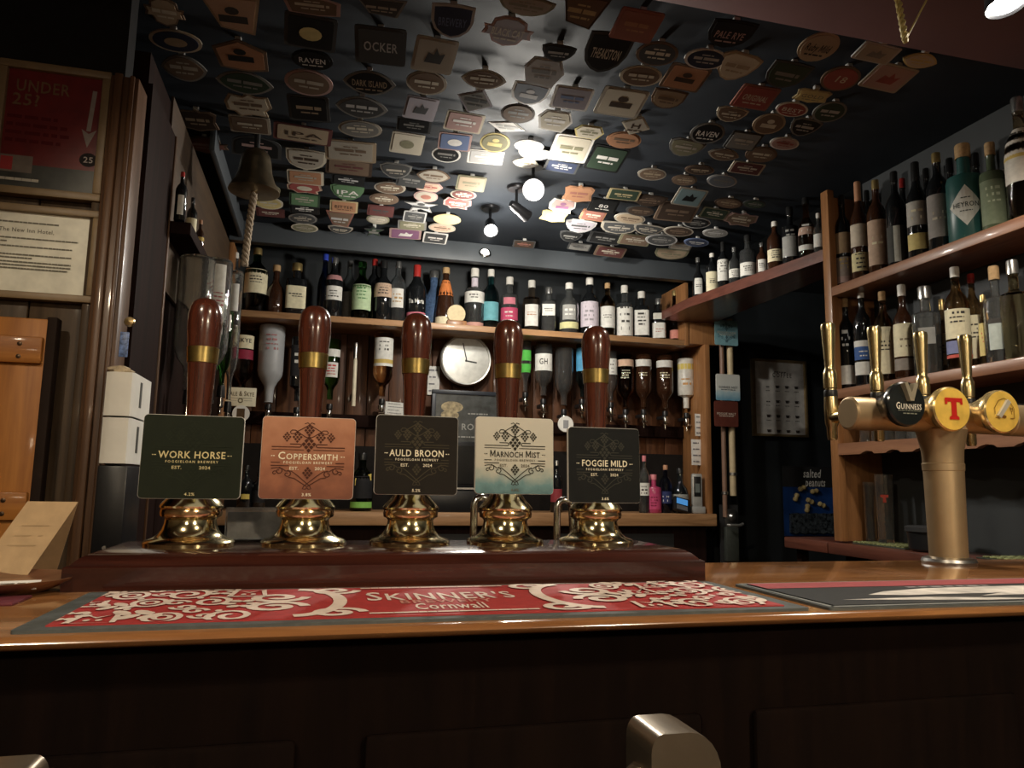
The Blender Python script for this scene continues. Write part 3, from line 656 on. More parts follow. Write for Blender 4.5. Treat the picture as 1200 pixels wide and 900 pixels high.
TB = [
 (274, 296, 20, 'std', CLEARB, CAPW, [(.25, .5, LGREY)], None, 'clear spirit bottle with white cap'),
 (300, 291, 27, 'std', DKGREEN, CAPG, [(.30, .66, LC)], ('', .5, .03, INK), 'green whiskey bottle with cream label and gold foil'),
 (323, 311, 22, 'bulb', BROWNB, CORK, [], None, 'short brown bulbous bottle'),
 (347, 309, 27, 'square', DKGLASS, CAPG, [(.14, .55, LC, 50)], ('', .38, .03, INK), 'square black bottle with cream label'),
 (380, 298, 15, 'slim', BLUE, CAPBL, [], None, 'slim dark blue bottle with blue cap'),
 (391, 302, 21, 'std', DKGLASS, CAPS, [(.30, .52, LW), (.62, .70, (.4, .2, .2))], ('', .4, .03, INK), 'dark bottle with white label'),
 (409, 306, 18, 'std', CLEARB, CAPS, [(.1, .5, LGREY)], None, 'clear bottle standing behind its neighbours', .10),
 (424, 307, 23, 'round', GREEN, GREEN, [(.18, .60, LG)], ('', .45, .04, (.1, .25, .1)), 'bright green bottle with pale green label'),
 (438, 304, 18, 'std', DKGLASS, CAPR, [(.2, .5, LK)], None, 'black bottle with red cap', .05),
 (449, 306, 22, 'round', DKGLASS, CAPB, [(.40, .62, (.5, .36, .26))], ('', .5, .03, INK), 'black cream liqueur bottle with tan arched label'),
 (466, 307, 19, 'std', CLEARB, CAPS, [(.25, .55, LW, 45)], ('', .4, .04, (.4, .25, .1)), 'clear bottle with white oval label'),
 (488, 311, 23, 'wine', DKGLASS, CAPR, [(.1, .2, LP)], ('Tia Maria', .38, .07, (.8, .78, .72), 1.7), 'black liqueur bottle with white script and red neck'),
 (508, 318, 28, 'bulb', mat('cut_blue_glass', (.20, .34, .62), .05, trans=.7, var=.5, scale=120), CAPS, [], None, 'sparkling blue cut-glass decanter', .08),
 (522, 314, 24, 'cone', BROWNB, CORK, [(.52, .78, (.62, .20, .06), 178), (.03, .16, LC)], None, 'tapering brown bottle with orange shoulder'),
 (556, 315, 23, 'flat', CLEAR, CAPW, [(.42, .60, LW, 80), (.70, .84, LLIL), (.02, .10, (.55, .3, .25))], ('', .52, .03, INK), 'clear gin bottle with white cap and white upper label'),
 (575, 316, 20, 'round', TEAL, CAPW, [(.15, .45, (.15, .40, .45))], None, 'teal-blue gin bottle'),
 (597, 325, 21, 'flat', CLEAR, CAPW, [(.20, .42, (.55, .08, .16)), (.48, .6, (.6, .2, .25), 40)], ('', .3, .05, LW), 'clear gin bottle with pink label'),
 (623, 329, 21, 'flat', glass((.85, .62, .42)), CAPW, [(.12, .52, LW, 45)], ('', .35, .03, (.4, .2, .1)), 'pale amber bottle with white cap and narrow white label'),
 (643, 337, 19, 'square', CLEAR, CAPS, [(.38, .62, LW, 45)], ('', .5, .03, INK), 'clear square bottle with small white label'),
 (667, 332, 23, 'round', CLEAR, CAPW, [(.12, .24, (.60, .58, .30)), (.28, .56, LGREY, 40)], ('', .42, .06, LW), 'clear bottle with pale yellow low band'),
 (691, 326, 22, 'round', DKGLASS, CAPW, [(.16, .58, LLIL)], ('', .38, .05, (.3, .28, .3)), 'dark bottle with lilac-white label and white cap'),
 (712, 332, 18, 'std', AMBER, CORK, [(.18, .56, LW)], ('', .38, .03, INK), 'amber bottle with cork and white oval label'),
 (732, 335, 20, 'flat', CLEARB, CAPW, [(.06, .58, LW)], ('', .38, .09, INK), 'clear bottle with white label and bold black mark'),
 (752, 342, 20, 'square', DKGLASS, CAPW, [(.10, .60, LW, 52)], ('', .42, .05, INK), 'square black bottle with white cap and white label'),
 (772, 350, 18, 'square', DKGLASS, CAPS, [(.08, .42, LW), (.5, .64, (.6, .58, .5), 40)], ('', .25, .04, (.4, .15, .12)), 'short dark bottle with white label and diamond neck tag'),
 (791, 341, 14, 'slim', glass((.8, .42, .25)), CAPG, [(.08, .24, (.62, .25, .2))], None, 'slender amber bottle with gold cap and pink label'),
]
row_bottles(TB, 'Y', 3.56, ZS, 'top back shelf', 'bottles on the top back shelf')
# round plaque on a small wooden stand
a = at(535, 355, 'Y', 3.50); t = thing('plaque', 'small round cream plaque on a wooden stand between bottles on back shelf', 'plaque', (a.x, 3.50, ZS))
MB().box(-.045, -.015, 0, .05, .015, .028, .003).build('stand', POST, t)
MB().lathe([(0, -.004), (.045, -.004), (.045, .004), (0, .004)], 28, (0.0, 0, .062), M=RXm).build('disc', cmat((.66, .55, .34)), t)

# passage shelf
PB = [
 (819, 302, 14, 'bulb', DKGLASS, CAPS, [(.10, .48, LW, 40)], ('', .3, .03, INK), 'black bottle with white oval label'),
 (835, 297, 15, 'std', DKGLASS, CAPW, [(.05, .52, LC)], ('', .3, .03, INK), 'dark bottle with creamy yellow label'),
 (848, 284, 14, 'wine', DKGLASS, CAPB, [(.18, .62, LW)], ('', .45, .04, INK), 'tall dark bottle with long white label'),
 (861, 290, 14, 'round', CLEARB, CAPS, [(.20, .42, LW)], ('', .3, .03, INK), 'clear bottle with white band'),
 (877, 276, 19, 'flat', CLEARB, CAPB, [(.10, .38, LW)], ('', .25, .03, INK), 'wide clear bottle with low white label'),
 (893, 285, 13, 'round', BROWNB, CAPS, [(.12, .48, LW, 45)], ('', .3, .04, INK), 'small brown bottle with white square label'),
 (909, 260, 18, 'std', BROWNB, CAPW, [(.18, .42, LC)], ('', .32, .03, INK), 'brown whisky bottle with cream band'),
 (927, 243, 19, 'flat', DKGLASS, CAPB, [(.14, .48, LGREY)], ('', .5, .05, LGREY), 'dark bottle with grey label'),
 (945, 231, 20, 'bulb', glass((.75, .30, .12)), CAPB, [(.38, .50, (.55, .38, .3)), (.14, .22, LW)], ('', .44, .06, LW), 'amber waisted whisky bottle'),
 (960, 250, 12, 'round', CLEAR, CAPW, [(.2, .5, LW)], None, 'small clear bottle with white label beside the post'),
]
n_ = len(PB)
for i, e in enumerate(PB):
    p, yt, wpx, kind, g, cap, labs, txt, look = e
    # row follows the slanted front edge, 6 cm in
    f_ = (p-805)/(965-805); f_ = max(0., min(1., f_))
    best = None
    for k in range(101):
        s_ = k/100; q = Vector((1.665+.135*s_+.06, 3.17-.87*s_, oz)); e_ = abs(proj(q+Vector((0, 0, .1)))[0]-p)
        if best is None or e_ < best[0]: best = (e_, q)
    q = best[1]; top = at(p, yt, 'X', q.x); dist = proj(q)[2]; 
    lo, hi = .05, .5
    for k in range(30):
        mid = (lo+hi)/2
        if proj(q+Vector((0, 0, mid)))[1] > yt: lo = mid
        else: hi = mid
    bottle(q, lo, wpx*dist/FPX/2, kind, g, cap, labs, '%s, %s from left, passage shelf' % (look, ORD[i+1]), 'bottles on the passage shelf', txt)

RB = [
 (988, 228, 19, 'std', DKGLASS, CAPB, [(.36, .58, (.42, .30, .18)), (.12, .32, (.35, .30, .26)), (.05, .12, (.5, .36, .33))], ('', .25, .03, LGOLD), 'dark whisky bottle with brown and pink labels'),
 (1007, 212, 20, 'wine', BROWNB, CAPC, [(.34, .56, (.55, .48, .38)), (.10, .28, (.6, .54, .3))], ('', .2, .03, INK), 'brown whisky bottle with pale gold low label'),
 (1028, 210, 22, 'std', BROWNB, CAPG, [(.10, .56, (.46, .33, .24))], ('', .35, .04, LC), 'whisky bottle with copper-brown label and gold stopper'),
 (1050, 200, 22, 'std', DKGLASS, CAPB, [(.06, .42, (.05, .05, .045)), (.06, .42, (.5, .5, .44), 18)], None, 'black whisky bottle with narrow pale strip'),
 (1075, 189, 24, 'wine', DKGLASS, CAPB, [(.34, .58, (.42, .40, .36)), (.10, .26, (.55, .45, .18))], ('', .45, .05, LC), 'dark whisky bottle with golden low band'),
 (1100, 178, 26, 'std', DKGLASS, CAPG, [(.14, .56, (.26, .24, .22))], ('', .35, .04, (.5, .45, .35)), 'dark whisky bottle with grey label and cork stopper'),
 (1131, 168, 39, 'flat', mat('teal_ceramic', (.022, .085, .078), .35, var=.05), CORK, [], None, 'large teal ceramic bottle with diamond label'),
 (1163, 166, 26, 'flat', mat('olive_glass', (.10, .13, .075), .2, trans=.2, var=.1), CORK, [(.08, .56, (.16, .19, .12))], ('', .4, .05, (.35, .38, .26)), 'olive green bottle with olive label'),
 (1180, 198, 17, 'round', CLEARB, CAPW, [(.10, .55, LW, 50)], ('', .3, .06, INK), 'clear bottle with white angled label', .06),
 (1197, 112, 34, 'round', glass((.8, .6, .35)), CAPS, [(.30, .74, (.58, .54, .47), 80), (.49, .52, LGOLD, 82)], ('', .62, .03, INK), 'pale amber bottle with tall cream label and gold band'),
]
row_bottles(RB, 'X', XR+.065, RS[0][0]+.017, 'top right shelf', 'bottles on the top right shelf')
a = at(1131, 230, 'X', XR+.065); r_ = 39*proj(a)[2]/FPX/2
d = [o for o in COL.objects if o.get('label', '').startswith('large teal')][0]
R_ = r_*1.012
hh = .29
def cyl(x, y): return (R_*math.sin(x/R_), -R_*math.cos(x/R_), y)
bm_ = D2(); n_ = 10
for i in range(n_):   # diamond label as strips so that it bends round the bottle
    for s_ in (0,):
        x0_, x1_ = -1+2*i/n_, -1+2*(i+1)/n_; f0, f1 = 1-abs(x0_), 1-abs(x1_); s_ = r_*.95
        bm_.poly([(x0_*s_, .105-f0*.062), (x1_*s_, .105-f1*.062), (x1_*s_, .105+f1*.062), (x0_*s_, .105+f0*.062)])
bm_.build('diamond_label', cmat((.55, .55, .50)), d, cyl)
R2 = R_; R_ = R_+.0008
D2().text('HEYRON', 0, .107, .014, r_*1.4).dashes(-.012, .012, .128, .003, 3).dashes(-.016, .016, .088, .003, 4).build('lettering', cmat((.05, .06, .055)), d, lambda x, y: ((R2+.0008)*math.sin(x/R2), -(R2+.0008)*math.cos(x/R2), y))
RB2 = [
 (1018, 222, 16, 'std', DKGLASS, CAPB, [], None, 'shadowed black-capped bottle in the rear row'),
 (1060, 208, 18, 'std', DKGLASS, CAPR, [], None, 'shadowed red-capped bottle in the rear row'),
 (1088, 196, 18, 'std', DKGLASS, CAPB, [], None, 'shadowed black bottle in the rear row'),
 (1116, 184, 18, 'flat', DKGLASS, CAPB, [], None, 'shadowed tall black bottle in the rear row'),
 (1146, 178, 20, 'flat', DKGLASS, CAPB, [], None, 'shadowed dark stoppered bottle in the rear row'),
]
row_bottles(RB2, 'X', XR+.15, RS[0][0]+.017, 'top right shelf', 'rear bottles on the top right shelf')
MBt = [
 (992, 349, 20, 'std', DKGLASS, CORK, [(.06, .26, LW)], ('', .55, .05, (.55, .55, .52)), 'black bottle with low cream label and white lettering'),
 (1011, 337, 20, 'std', DKGLASS, CAPW, [(.12, .25, LW), (.27, .40, (.05, .11, .30)), (.40, .46, LW)], ('', .33, .03, LW), 'dark bottle with blue and white label'),
 (1036, 341, 22, 'std', AMBER, CORK, [(.10, .60, LC)], ('', .4, .03, INK), 'amber bottle with tall cream label'),
 (1059, 333, 23, 'round', BROWNB, CAPW, [(.24, .58, LC), (.10, .22, (.25, .22, .19))], ('', .38, .05, (.25, .2, .13)), 'brown bottle with cream arched label over dark label'),
 (1086, 335, 34, 'square', CLEAR, CAPS, [(.34, .52, LGREY, 30)], None, 'broad faceted clear glass bottle'),
 (1106, 350, 16, 'square', glass((.75, .48, .25)), CAPG, [(.15, .55, LC)], ('', .35, .03, INK), 'pale bottle with cream label half hidden', .05),
 (1122, 312, 27, 'std', AMBER, CAPW, [(.30, .58, LC), (.16, .28, (.20, .22, .38)), (.12, .15, (.5, .1, .08))], ('', .5, .03, INK), 'amber bottle with cream label above blue band'),
 (1141, 320, 20, 'std', AMBER, CAPR, [(.12, .56, LC)], ('', .4, .03, INK), 'amber bottle with red neck and cream label', .04),
 (1154, 345, 13, 'slim', AMBER, CAPG, [(.15, .6, (.62, .50, .2))], ('', .4, .04, (.5, .15, .1)), 'slim bottle with yellow label'),
 (1168, 311, 27, 'flat', CLEAR, CORK, [(.14, .40, (.45, .50, .46), 40), (.40, .45, INK, 42)], None, 'clear round bottle with small square grey label'),
 (1190, 304, 30, 'flat', glass((.92, .78, .42)), CAPS, [(.0, .02, LY)], None, 'clear bottle holding yellow spirit'),
]
row_bottles(MBt, 'X', XR+.065, RS[1][0]+.017, 'middle right shelf', 'bottles on the middle right shelf')
# upturned tumblers on the third shelf
def tumbler(loc, h, r, label, group, up=False, g=CLEAR):
    pr = [(r*.86, 0), (r, h), (r*.95, h), (r*.80, h*.06), (0, h*.06)] if up else [(r, 0), (r*.86, h), (0, h), (0, h*.94), (r*.80, h*.94), (r*.95, 0)]
    if up: pr = [(0, 0)]+pr
    return tag(MB().lathe(pr, 20, loc).build('glass_tumbler', g), label, 'glass', group)
for i, p in enumerate((1003, 1016, 1030, 1044, 1058, 1072, 1152, 1166, 1180, 1194)):
    a = at(p, 512, 'X', XR+.05)
    if not (.0 < a.y < 2.2): continue
    tumbler((XR+.05, a.y, RS[2][0]+.02), .075, .024, 'upturned clear tumbler, %s from the post on the scalloped shelf' % ORD[i+1], 'tumblers on the scalloped shelf')
# two beer glasses on the side counter
for (p, yt, wpx, lab, logo) in ((1021, 565, 15, 'plain tall beer glass on the side counter next to the post', False), (1038, 556, 20, 'tall beer glass with red letter T on the side counter', True)):
    a = at(p, 615, 'X', XR+.10); dist = proj(a)[2]; r_ = wpx*dist/FPX/2
    h = at(p, yt, 'X', XR+.10).z-1.0255
    t = thing('beer_glass', lab, 'beer glass', (a.x, a.y, 1.0255), math.atan2(CAM.y-a.y, CAM.x-a.x)+PI/2)
    MB().lathe([(0, 0), (r_*.82, 0), (r_*.85, h*.05), (r_, h*.96), (r_*.97, h), (r_*.93, h), (r_*.80, h*.08), (0, h*.08)], 24).build('glass_body', CLEAR, t)
    if logo:
        d = D2(); d.poly([(-.012, .012), (.012, .012), (.012, .003), (.004, .003), (.005, -.014), (-.005, -.014), (-.004, .003), (-.012, .003)])
        d.build('red_letter', cmat((.45, .06, .04)), t, lambda x, y: (x, -r_*1.03, y+h*.66))
# black round drum (ice bucket like) on the counter
a = at(1080, 650, 'X', XR+.02)
t = thing('ice_bucket', 'squat black round bucket on the side counter behind the tap tower', 'bucket', (XR+.06, a.y, 1.0255))
t.scale = (1.1, 1.1, 1.3)
MB().lathe([(0, 0), (.050, 0), (.058, .006), (.062, .05), (.062, .056), (.056, .056), (.052, .01), (0, .01)], 28).build('bucket_body', BLACK, t)
MB().lathe([(.062, .044), (.066, .046), (.066, .056), (.062, .058)], 28).build('rim', BLACKM, t)

# ================================================================== OPTICS (inverted bottles on the back wall)
def optic(p, ytop, yneck, wpx, kind, g, labs, txt, look, i, Y=3.60, cat='bottle', badge=None):
    a = at(p, ytop, 'Y', Y); c = at(p, yneck, 'Y', Y); h = a.z-c.z; mid = at(p, (ytop+yneck)/2, 'Y', Y); dist = proj(mid)[2]; r = wpx*dist/FPX/2
    bottle((mid.x, Y, a.z), h, r, kind, g, None, labs, 'upside-down %s, %s optic from left' % (look, ORD[i]), 'bottles on optics', txt, inverted=True)
    t = thing('optic_dispenser', 'black and silver spirit optic under the %s bottle from the left' % ORD[i], 'optic', (mid.x, Y, c.z-.002), 0, 'spirit optics on the back wall')
    MB().lathe([(0, .012), (.013, .012), (.015, .006), (.015, -.012), (.011, -.016), (0, -.016)], 16).build('collar', BLACK, t)
    MB().lathe([(0, -.016), (.010, -.016), (.013, -.022), (.013, -.055), (.009, -.062), (.004, -.064), (.004, -.085), (0, -.085)], 16).build('measure_chamber', CHROME, t)
    MB().box(-.012, 0, -.03, .012, 3.68-Y+.003, -.012, .002).build('bracket', BLACK, t)
    MB().tube([(-.014, -.010, -.052), (-.014, -.022, -.056), (.014, -.022, -.056), (.014, -.010, -.052)], .002, 6).build('push_lever', CHROME, t)
    if badge:
        bz_ = at(badge[0], badge[1], 'Y', Y-.03).z-(c.z-.002)
        MB().lathe([(0, -.004), (badge[2], -.004), (badge[2]*1.05, 0), (badge[2], .004), (0, .004)], 24, (0, -.03, bz_), M=RXm).build('round_badge', WHITE, t)
        D2().rect(-.014, -.022, .014, .02).build('badge_print', cmat(badge[3]), t, lambda x, y: (x, -.0345, y+bz_))
OB = [
 (285, 388, 466, 22, 'std', DKAMBER, [(.08, .28, LC), (.30, .44, (.28, .03, .06))], ('SKYE', .16, .06, INK), 'amber whisky bottle with cream and maroon label'),
 (317, 382, 476, 29, 'wine', FROST, [], ('', .22, .04, (.42, .2, .2)), 'frosted grey-white bottle'),
 (350, 396, 480, 22, 'square', DKGLASS, [(.12, .55, LK, 60)], ('', .3, .07, LW), 'square black-labelled whiskey bottle'),
 (388, 398, 476, 20, 'round', GREEN, [(.16, .27, LW), (.36, .58, LW, 48)], ('', .47, .03, (.5, .05, .05)), 'green vermouth bottle with white round label'),
 (449, 391, 470, 23, 'std', AMBER, [(.08, .40, LW), (.40, .46, LGOLD), (.46, .5, LW)], ('', .2, .04, INK), 'amber bottle with white label and gold band'),
 (616, 400, 462, 13, 'slim', CLEARB, [(.18, .38, (.10, .50, .08)), (.44, .6, (.10, .50, .08))], None, 'slim clear bottle with lime green label'),
 (637, 404, 470, 21, 'round', CLEAR, [(.18, .48, LW)], ('GH', .32, .10, INK, 1.0), 'clear bottle with white label and black curl'),
 (661, 408, 482, 22, 'round', CLEAR, [], None, 'empty clear bottle'),
 (682, 402, 470, 14, 'std', glass((.15, .45, .70)), [(.1, .5, (.08, .30, .5))], None, 'pale blue bottle partly behind a pump handle'),
 (716, 412, 474, 15, 'std', CLEARB, [(.15, .45, LW)], ('', .3, .05, INK), 'slim clear bottle with white label'),
 (733, 416, 482, 20, 'std', DKAMBER, [(.10, .22, (.62, .42, .30))], ('', .36, .03, LC), 'dark whisky bottle with peach band'),
 (754, 416, 482, 20, 'std', BROWNB, [(.10, .22, LW)], ('', .36, .03, LC), 'dark rum bottle with white band, left of a matching one'),
 (779, 417, 484, 20, 'std', BROWNB, [(.10, .22, LW)], ('', .36, .03, LC), 'dark rum bottle with white band, right of a matching one'),
 (804, 421, 486, 20, 'flat', mat('white_floral_bottle', (.66, .63, .56), .35, var=.12, scale=50), [(.10, .20, LY, 175)], ('', .42, .06, (.6, .32, .12)), 'white bottle with yellow band and floral print'),
]
for i, e in enumerate(OB):
    optic(*e, i+1, badge=((661, 497, .040, (.3, .3, .3)) if i == 7 else None))
# sign and round badge left
a = at(282, 465, 'Y', 3.52); t = thing('optic_sign', 'cream card sign with round badge below the amber maroon-labelled bottle', 'sign', (a.x, 3.52, a.z))
MB().box(-.066, 0, -.042, .066, .004, .042, .001).build('card', CREAM, t)
D2().text('PALE & SKYE', 0, .015, .022, .115, .8).line([(-.05, -.006), (.05, -.006)], .002).line([(-.05, -.017), (-.016, -.017)], .0015).line([(.016, -.017), (.05, -.017)], .0015).ring(0, -.017, .009, .009, .005, 14).build('lettering', cmat((.16, .13, .07)), t)
MB().lathe([(0, -.003), (.037, -.003), (.037, .003), (0, .003)], 28, (.006, 0, -.075), M=RXm).build('round_badge', WHITE, t)
D2().rect(-.012, -.026, .022, .02).build('badge_print', cmat((.10, .06, .03)), t, lambda x, y: (x, -.0036, y-.073))
MB().box(-.008, .004, -.09, .008, .20, -.078).build('bracket', BLACK, t)
# slim white tube holder
a = at(416, 402, 'Y', 3.66); c = at(414, 476, 'Y', 3.66)
t = thing('tube_light', 'slim upright white tube fixed on the back wall planks', 'tube', (c.x, 3.66, c.z))
hh = a.z-c.z
MB().lathe([(0, 0), (.010, 0), (.010, hh*.72), (.008, hh*.75), (0, hh*.75)], 14).build('tube', mat('tube_white', (.78, .70, .52), .4), t)
MB().lathe([(0, hh*.75), (.011, hh*.75), (.011, hh), (0, hh)], 14).build('end_cap', STEEL, t); MB().box(-.006, 0, .05, .006, .064, .07).build('bracket', STEEL, t)

# clock
a = at(546, 422, 'Y', 3.64); t = thing('wall_clock', 'round white wall clock with silver rim under the back shelf', 'clock', (a.x, 3.64, a.z))
MB().lathe([(0, -.03), (.125, -.03), (.130, -.02), (.132, .0), (.126, .012), (.120, .010), (.118, .004)], 48, M=RXm).build('rim', mat('clock_rim', (.60, .60, .56), .3, .5), t)
MB().lathe([(0, .003), (.120, .003), (.120, -.01), (0, -.01)], 48, M=RXm).build('dial', mat('clock_dial', (.86, .86, .82), .4), t)
MB().box(-.02, .03, -.02, .02, .086, .02).build('hanger', STEEL, t)
d = D2()
for k in range(12):
    an = k*PI/6; d.line([(.098*math.sin(an), .098*math.cos(an)), (.110*math.sin(an), .110*math.cos(an))], .004)
d.dashes(-.03, .03, .03, .006, 3).dashes(-.035, .035, -.03, .005, 4).dashes(-.02, .02, -.045, .005, 6); d.build('dial_marks', cmat((.10, .10, .10)), t, XZ(-.0036))
d = D2(); d.line([(.004, -.006), (-.018, .085)], .005).line([(-.004, -.004), (.055, -.012)], .007); d.ell(0, -.004, .006, .006, 12); d.build('hands', cmat((.05, .05, .05)), t, XZ(-.0065))

# notes pinned on the back wall
def note(px, py, wpx, hpx, Y, label, col=(.74, .73, .69), rot=0, lines=4):
    a = at(px, py, 'Y', Y); dist = proj(a)[2]; w_, h_ = wpx*dist/FPX, hpx*dist/FPX
    t = thing('paper_note', label, 'note', (a.x, Y, a.z)); t.rotation_euler = (0, math.radians(rot), 0)
    m = MB()
    m.add([(-w_/2, -.002, -h_/2), (w_/2, .001, -h_/2), (w_/2, -.003, h_/2), (-w_/2, 0, h_/2), (-w_/2, -.001, -h_/2), (w_/2, .002, -h_/2), (w_/2, -.002, h_/2), (-w_/2, .001, h_/2)],
          [(0, 1, 2, 3), (7, 6, 5, 4), (0, 4, 5, 1), (1, 5, 6, 2), (2, 6, 7, 3), (3, 7, 4, 0)]); m.build('sheet', cmat(col, .7), t, smooth=0)
    d = D2()
    for k in range(lines): d.dashes(-w_*.38, w_*random.uniform(.1, .38), h_*(.36-.72*k/max(1, lines-1)), h_*.05, k)
    d.build('writing', cmat((.2, .2, .22)), t, XZ(-.0035)); return t
note(508, 446, 14, 34, 3.715, 'narrow white paper note pinned left of the clock')
note(464, 479, 25, 15, 3.66, 'white slip of paper between two left optics', rot=3)
note(819, 498, 10, 26, 3.50, 'white paper note pinned inside the right upright, uppermost')
note(817, 530, 15, 30, 3.50, 'white paper note pinned inside the right upright, middle')
note(819, 571, 12, 26, 3.50, 'white paper note pinned inside the right upright, lowest')

# framed picture and till
a = at(548, 492, 'Y', 3.60); dist = proj(a)[2]; W, H = 86*dist/FPX, 68*dist/FPX
t = thing('framed_board', 'black-framed chalk picture standing below the wall clock', 'picture', (a.x, 3.60, a.z)); 
for (x0_, z0_, x1_, z1_) in ((-W/2, H/2-.02, W/2, H/2), (-W/2, -H/2, W/2, -H/2+.02), (-W/2, -H/2+.02, -W/2+.02, H/2-.02), (W/2-.02, -H/2+.02, W/2, H/2-.02)):
    MB().box(x0_, -.012, z0_, x1_, .01, z1_, .002).build('frame_rail', mat('frame_blueblack', (.03, .035, .045), .4), t)
MB().box(-W/2+.02, -.004, -H/2+.02, W/2-.02, .006, H/2-.02).build('board', mat('chalk_board', (.045, .05, .05), .3, var=.5, scale=25), t)
D2().text('RO', 0, -.035, .03).dashes(-.06, .07, -.085, .006, 2).dashes(.0, .10, .03, .006, 8).build('lettering', cmat((.35, .35, .33)), t, XZ(-.0046))
d = D2(); d.ell(-.08, .06, .055, .028, 16); d.ell(-.09, .02, .045, .025, 16); d.build('print', mat('board_print', (.35, .28, .16), .5, var=.5, scale=60), t, XZ(-.0048))
t = thing('cash_till', 'black cash till on the back counter behind the centre pumps', 'till', (at(520, 590, 'Y', 3.52).x, 3.52, ZL))
MB().box(-.20, -.11, 0, .20, .13, .10, .005).build('drawer_base', BLACK, t)
MB().box(-.17, -.02, .10, .17, .10, .33, .006).build('screen_housing', BLACK, t)
MB().box(-.15, -.024, .13, .15, -.018, .31).build('screen', mat('dark_screen', (.008, .009, .010), .15), t)
MB().box(-.20, -.115, .105, .20, -.105, .113).build('trim_strip', STEEL, t)

# small bottles on the lower counter
LB = [
 (288, 545, 18, 'round', DKGLASS, CAPB, [(.25, .36, LY, 30)], None, 'dark squat bottle with yellow flash'),
 (303, 552, 16, 'std', DKGLASS, CAPB, [(.2, .5, LK)], None, 'dark bottle half hidden by the copper clip'),
 (424, 531, 26, 'round', DKGREEN, CAPB, [(.06, .16, (.25, .55, .12)), (.22, .60, LK)], None, 'dark green cordial bottle with yellow slash and lime band'),
 (652, 540, 14, 'std', DKGLASS, CAPS, [(.2, .45, (.3, .05, .06))], None, 'dark bottle with red label'),
 (755, 534, 13, 'std', CLEARB, CAPP, [(.30, .52, LW)], ('', .4, .04, INK), 'clear bottle with pink cap and white label'),
 (766, 556, 18, 'flat', mat('pink_label_bottle', (.42, .05, .13), .3, coat=.3), CAPP, [(.10, .5, (.50, .07, .17))], ('', .3, .05, (.2, .02, .05)), 'bright pink gin bottle'),
 (780, 545, 15, 'std', BLUE, CAPC, [(.2, .45, (.03, .04, .12))], ('', .3, .06, LW), 'navy blue bottle with copper cap'),
 (797, 549, 20, 'bulb', DKGLASS, CAPB, [(.3, .42, LGREY)], None, 'round black bottle with long neck'),
]
row_bottles(LB, 'Y', 3.50, ZL, 'lower back counter', 'bottles on the lower back counter')
LYS = [o for o in COL.objects if o.get('label', '').startswith('dark green cordial')][0]
dist = proj(LYS.location)[2]; r_ = 13*dist/FPX
D2().poly([(-r_*.6, -.02), (r_*.9, .005), (r_*.9, .035), (-r_*.6, .012)]).build('yellow_slash', cmat(LY), LYS, lambda x, y: (r_*1.05*math.sin(x/r_), -r_*1.05*math.cos(x/r_), y+.135))
# card reader and cordless phone
a = at(799, 592, 'Y', 3.43); t = thing('card_reader', 'black card payment terminal with bright blue screen on back counter', 'card reader', (a.x, 3.43, ZL+.022)); t.rotation_euler = (math.radians(-22), math.radians(14), 0); t.scale = (.8, .8, .8)
MB().box(-.055, -.008, -.015, .055, .02, .075, .004).build('terminal_body', BLACK, t)
MB().box(-.042, -.0095, .028, .035, -.007, .065).build('screen', mat('blue_screen', (.02, .1, .3), .3, emit=(.10, .35, .75), es=.45), t)
MB().box(-.04, -.0095, -.008, .035, -.007, .02).build('keypad', mat('keypad_grey', (.12, .12, .13), .5), t)
a = at(815, 560, 'Y', 3.46); t = thing('cordless_phone', 'grey and white cordless telephone handset standing beside the card reader', 'telephone', (a.x+.005, 3.46, ZL), -.15)
MB().box(-.032, -.02, 0, .04, .04, .035, .006).build('cradle', mat('phone_grey', (.30, .30, .29), .35), t)
MB().box(-.026, -.012, .02, .028, .014, .20, .008).build('handset', mat('phone_silver', (.45, .45, .43), .3, .3), t)
MB().box(-.018, -.0145, .085, .018, -.011, .185, .001).build('front_plate', BLACK, t)
MB().box(-.012, -.016, .105, .012, -.014, .15).build('display', mat('phone_display', (.14, .16, .15), .3), t)
# leaflet holder between pumps 1 and 2
a = at(292, 632, 'Z', ZP)
t = thing('leaflet_holder', 'tilted clear acrylic leaflet holder between the two leftmost pumps', 'leaflet holder', (-.085, 1.150, ZP)); t.rotation_euler = (math.radians(-18), 0, math.radians(6))
AC = mat('acrylic', (.80, .82, .80), .12, trans=.75, ior=1.3)
MB().box(-.045, 0, 0, .045, .002, .050).build('back_sheet', AC, t); MB().box(-.045, -.010, 0, .045, 0, .002).build('base_lip', AC, t)
MB().box(-.042, -.004, .002, .042, -.003, .042).build('leaflet', mat('leaflet_grey', (.17, .165, .15), .5, var=.3, scale=60), t)

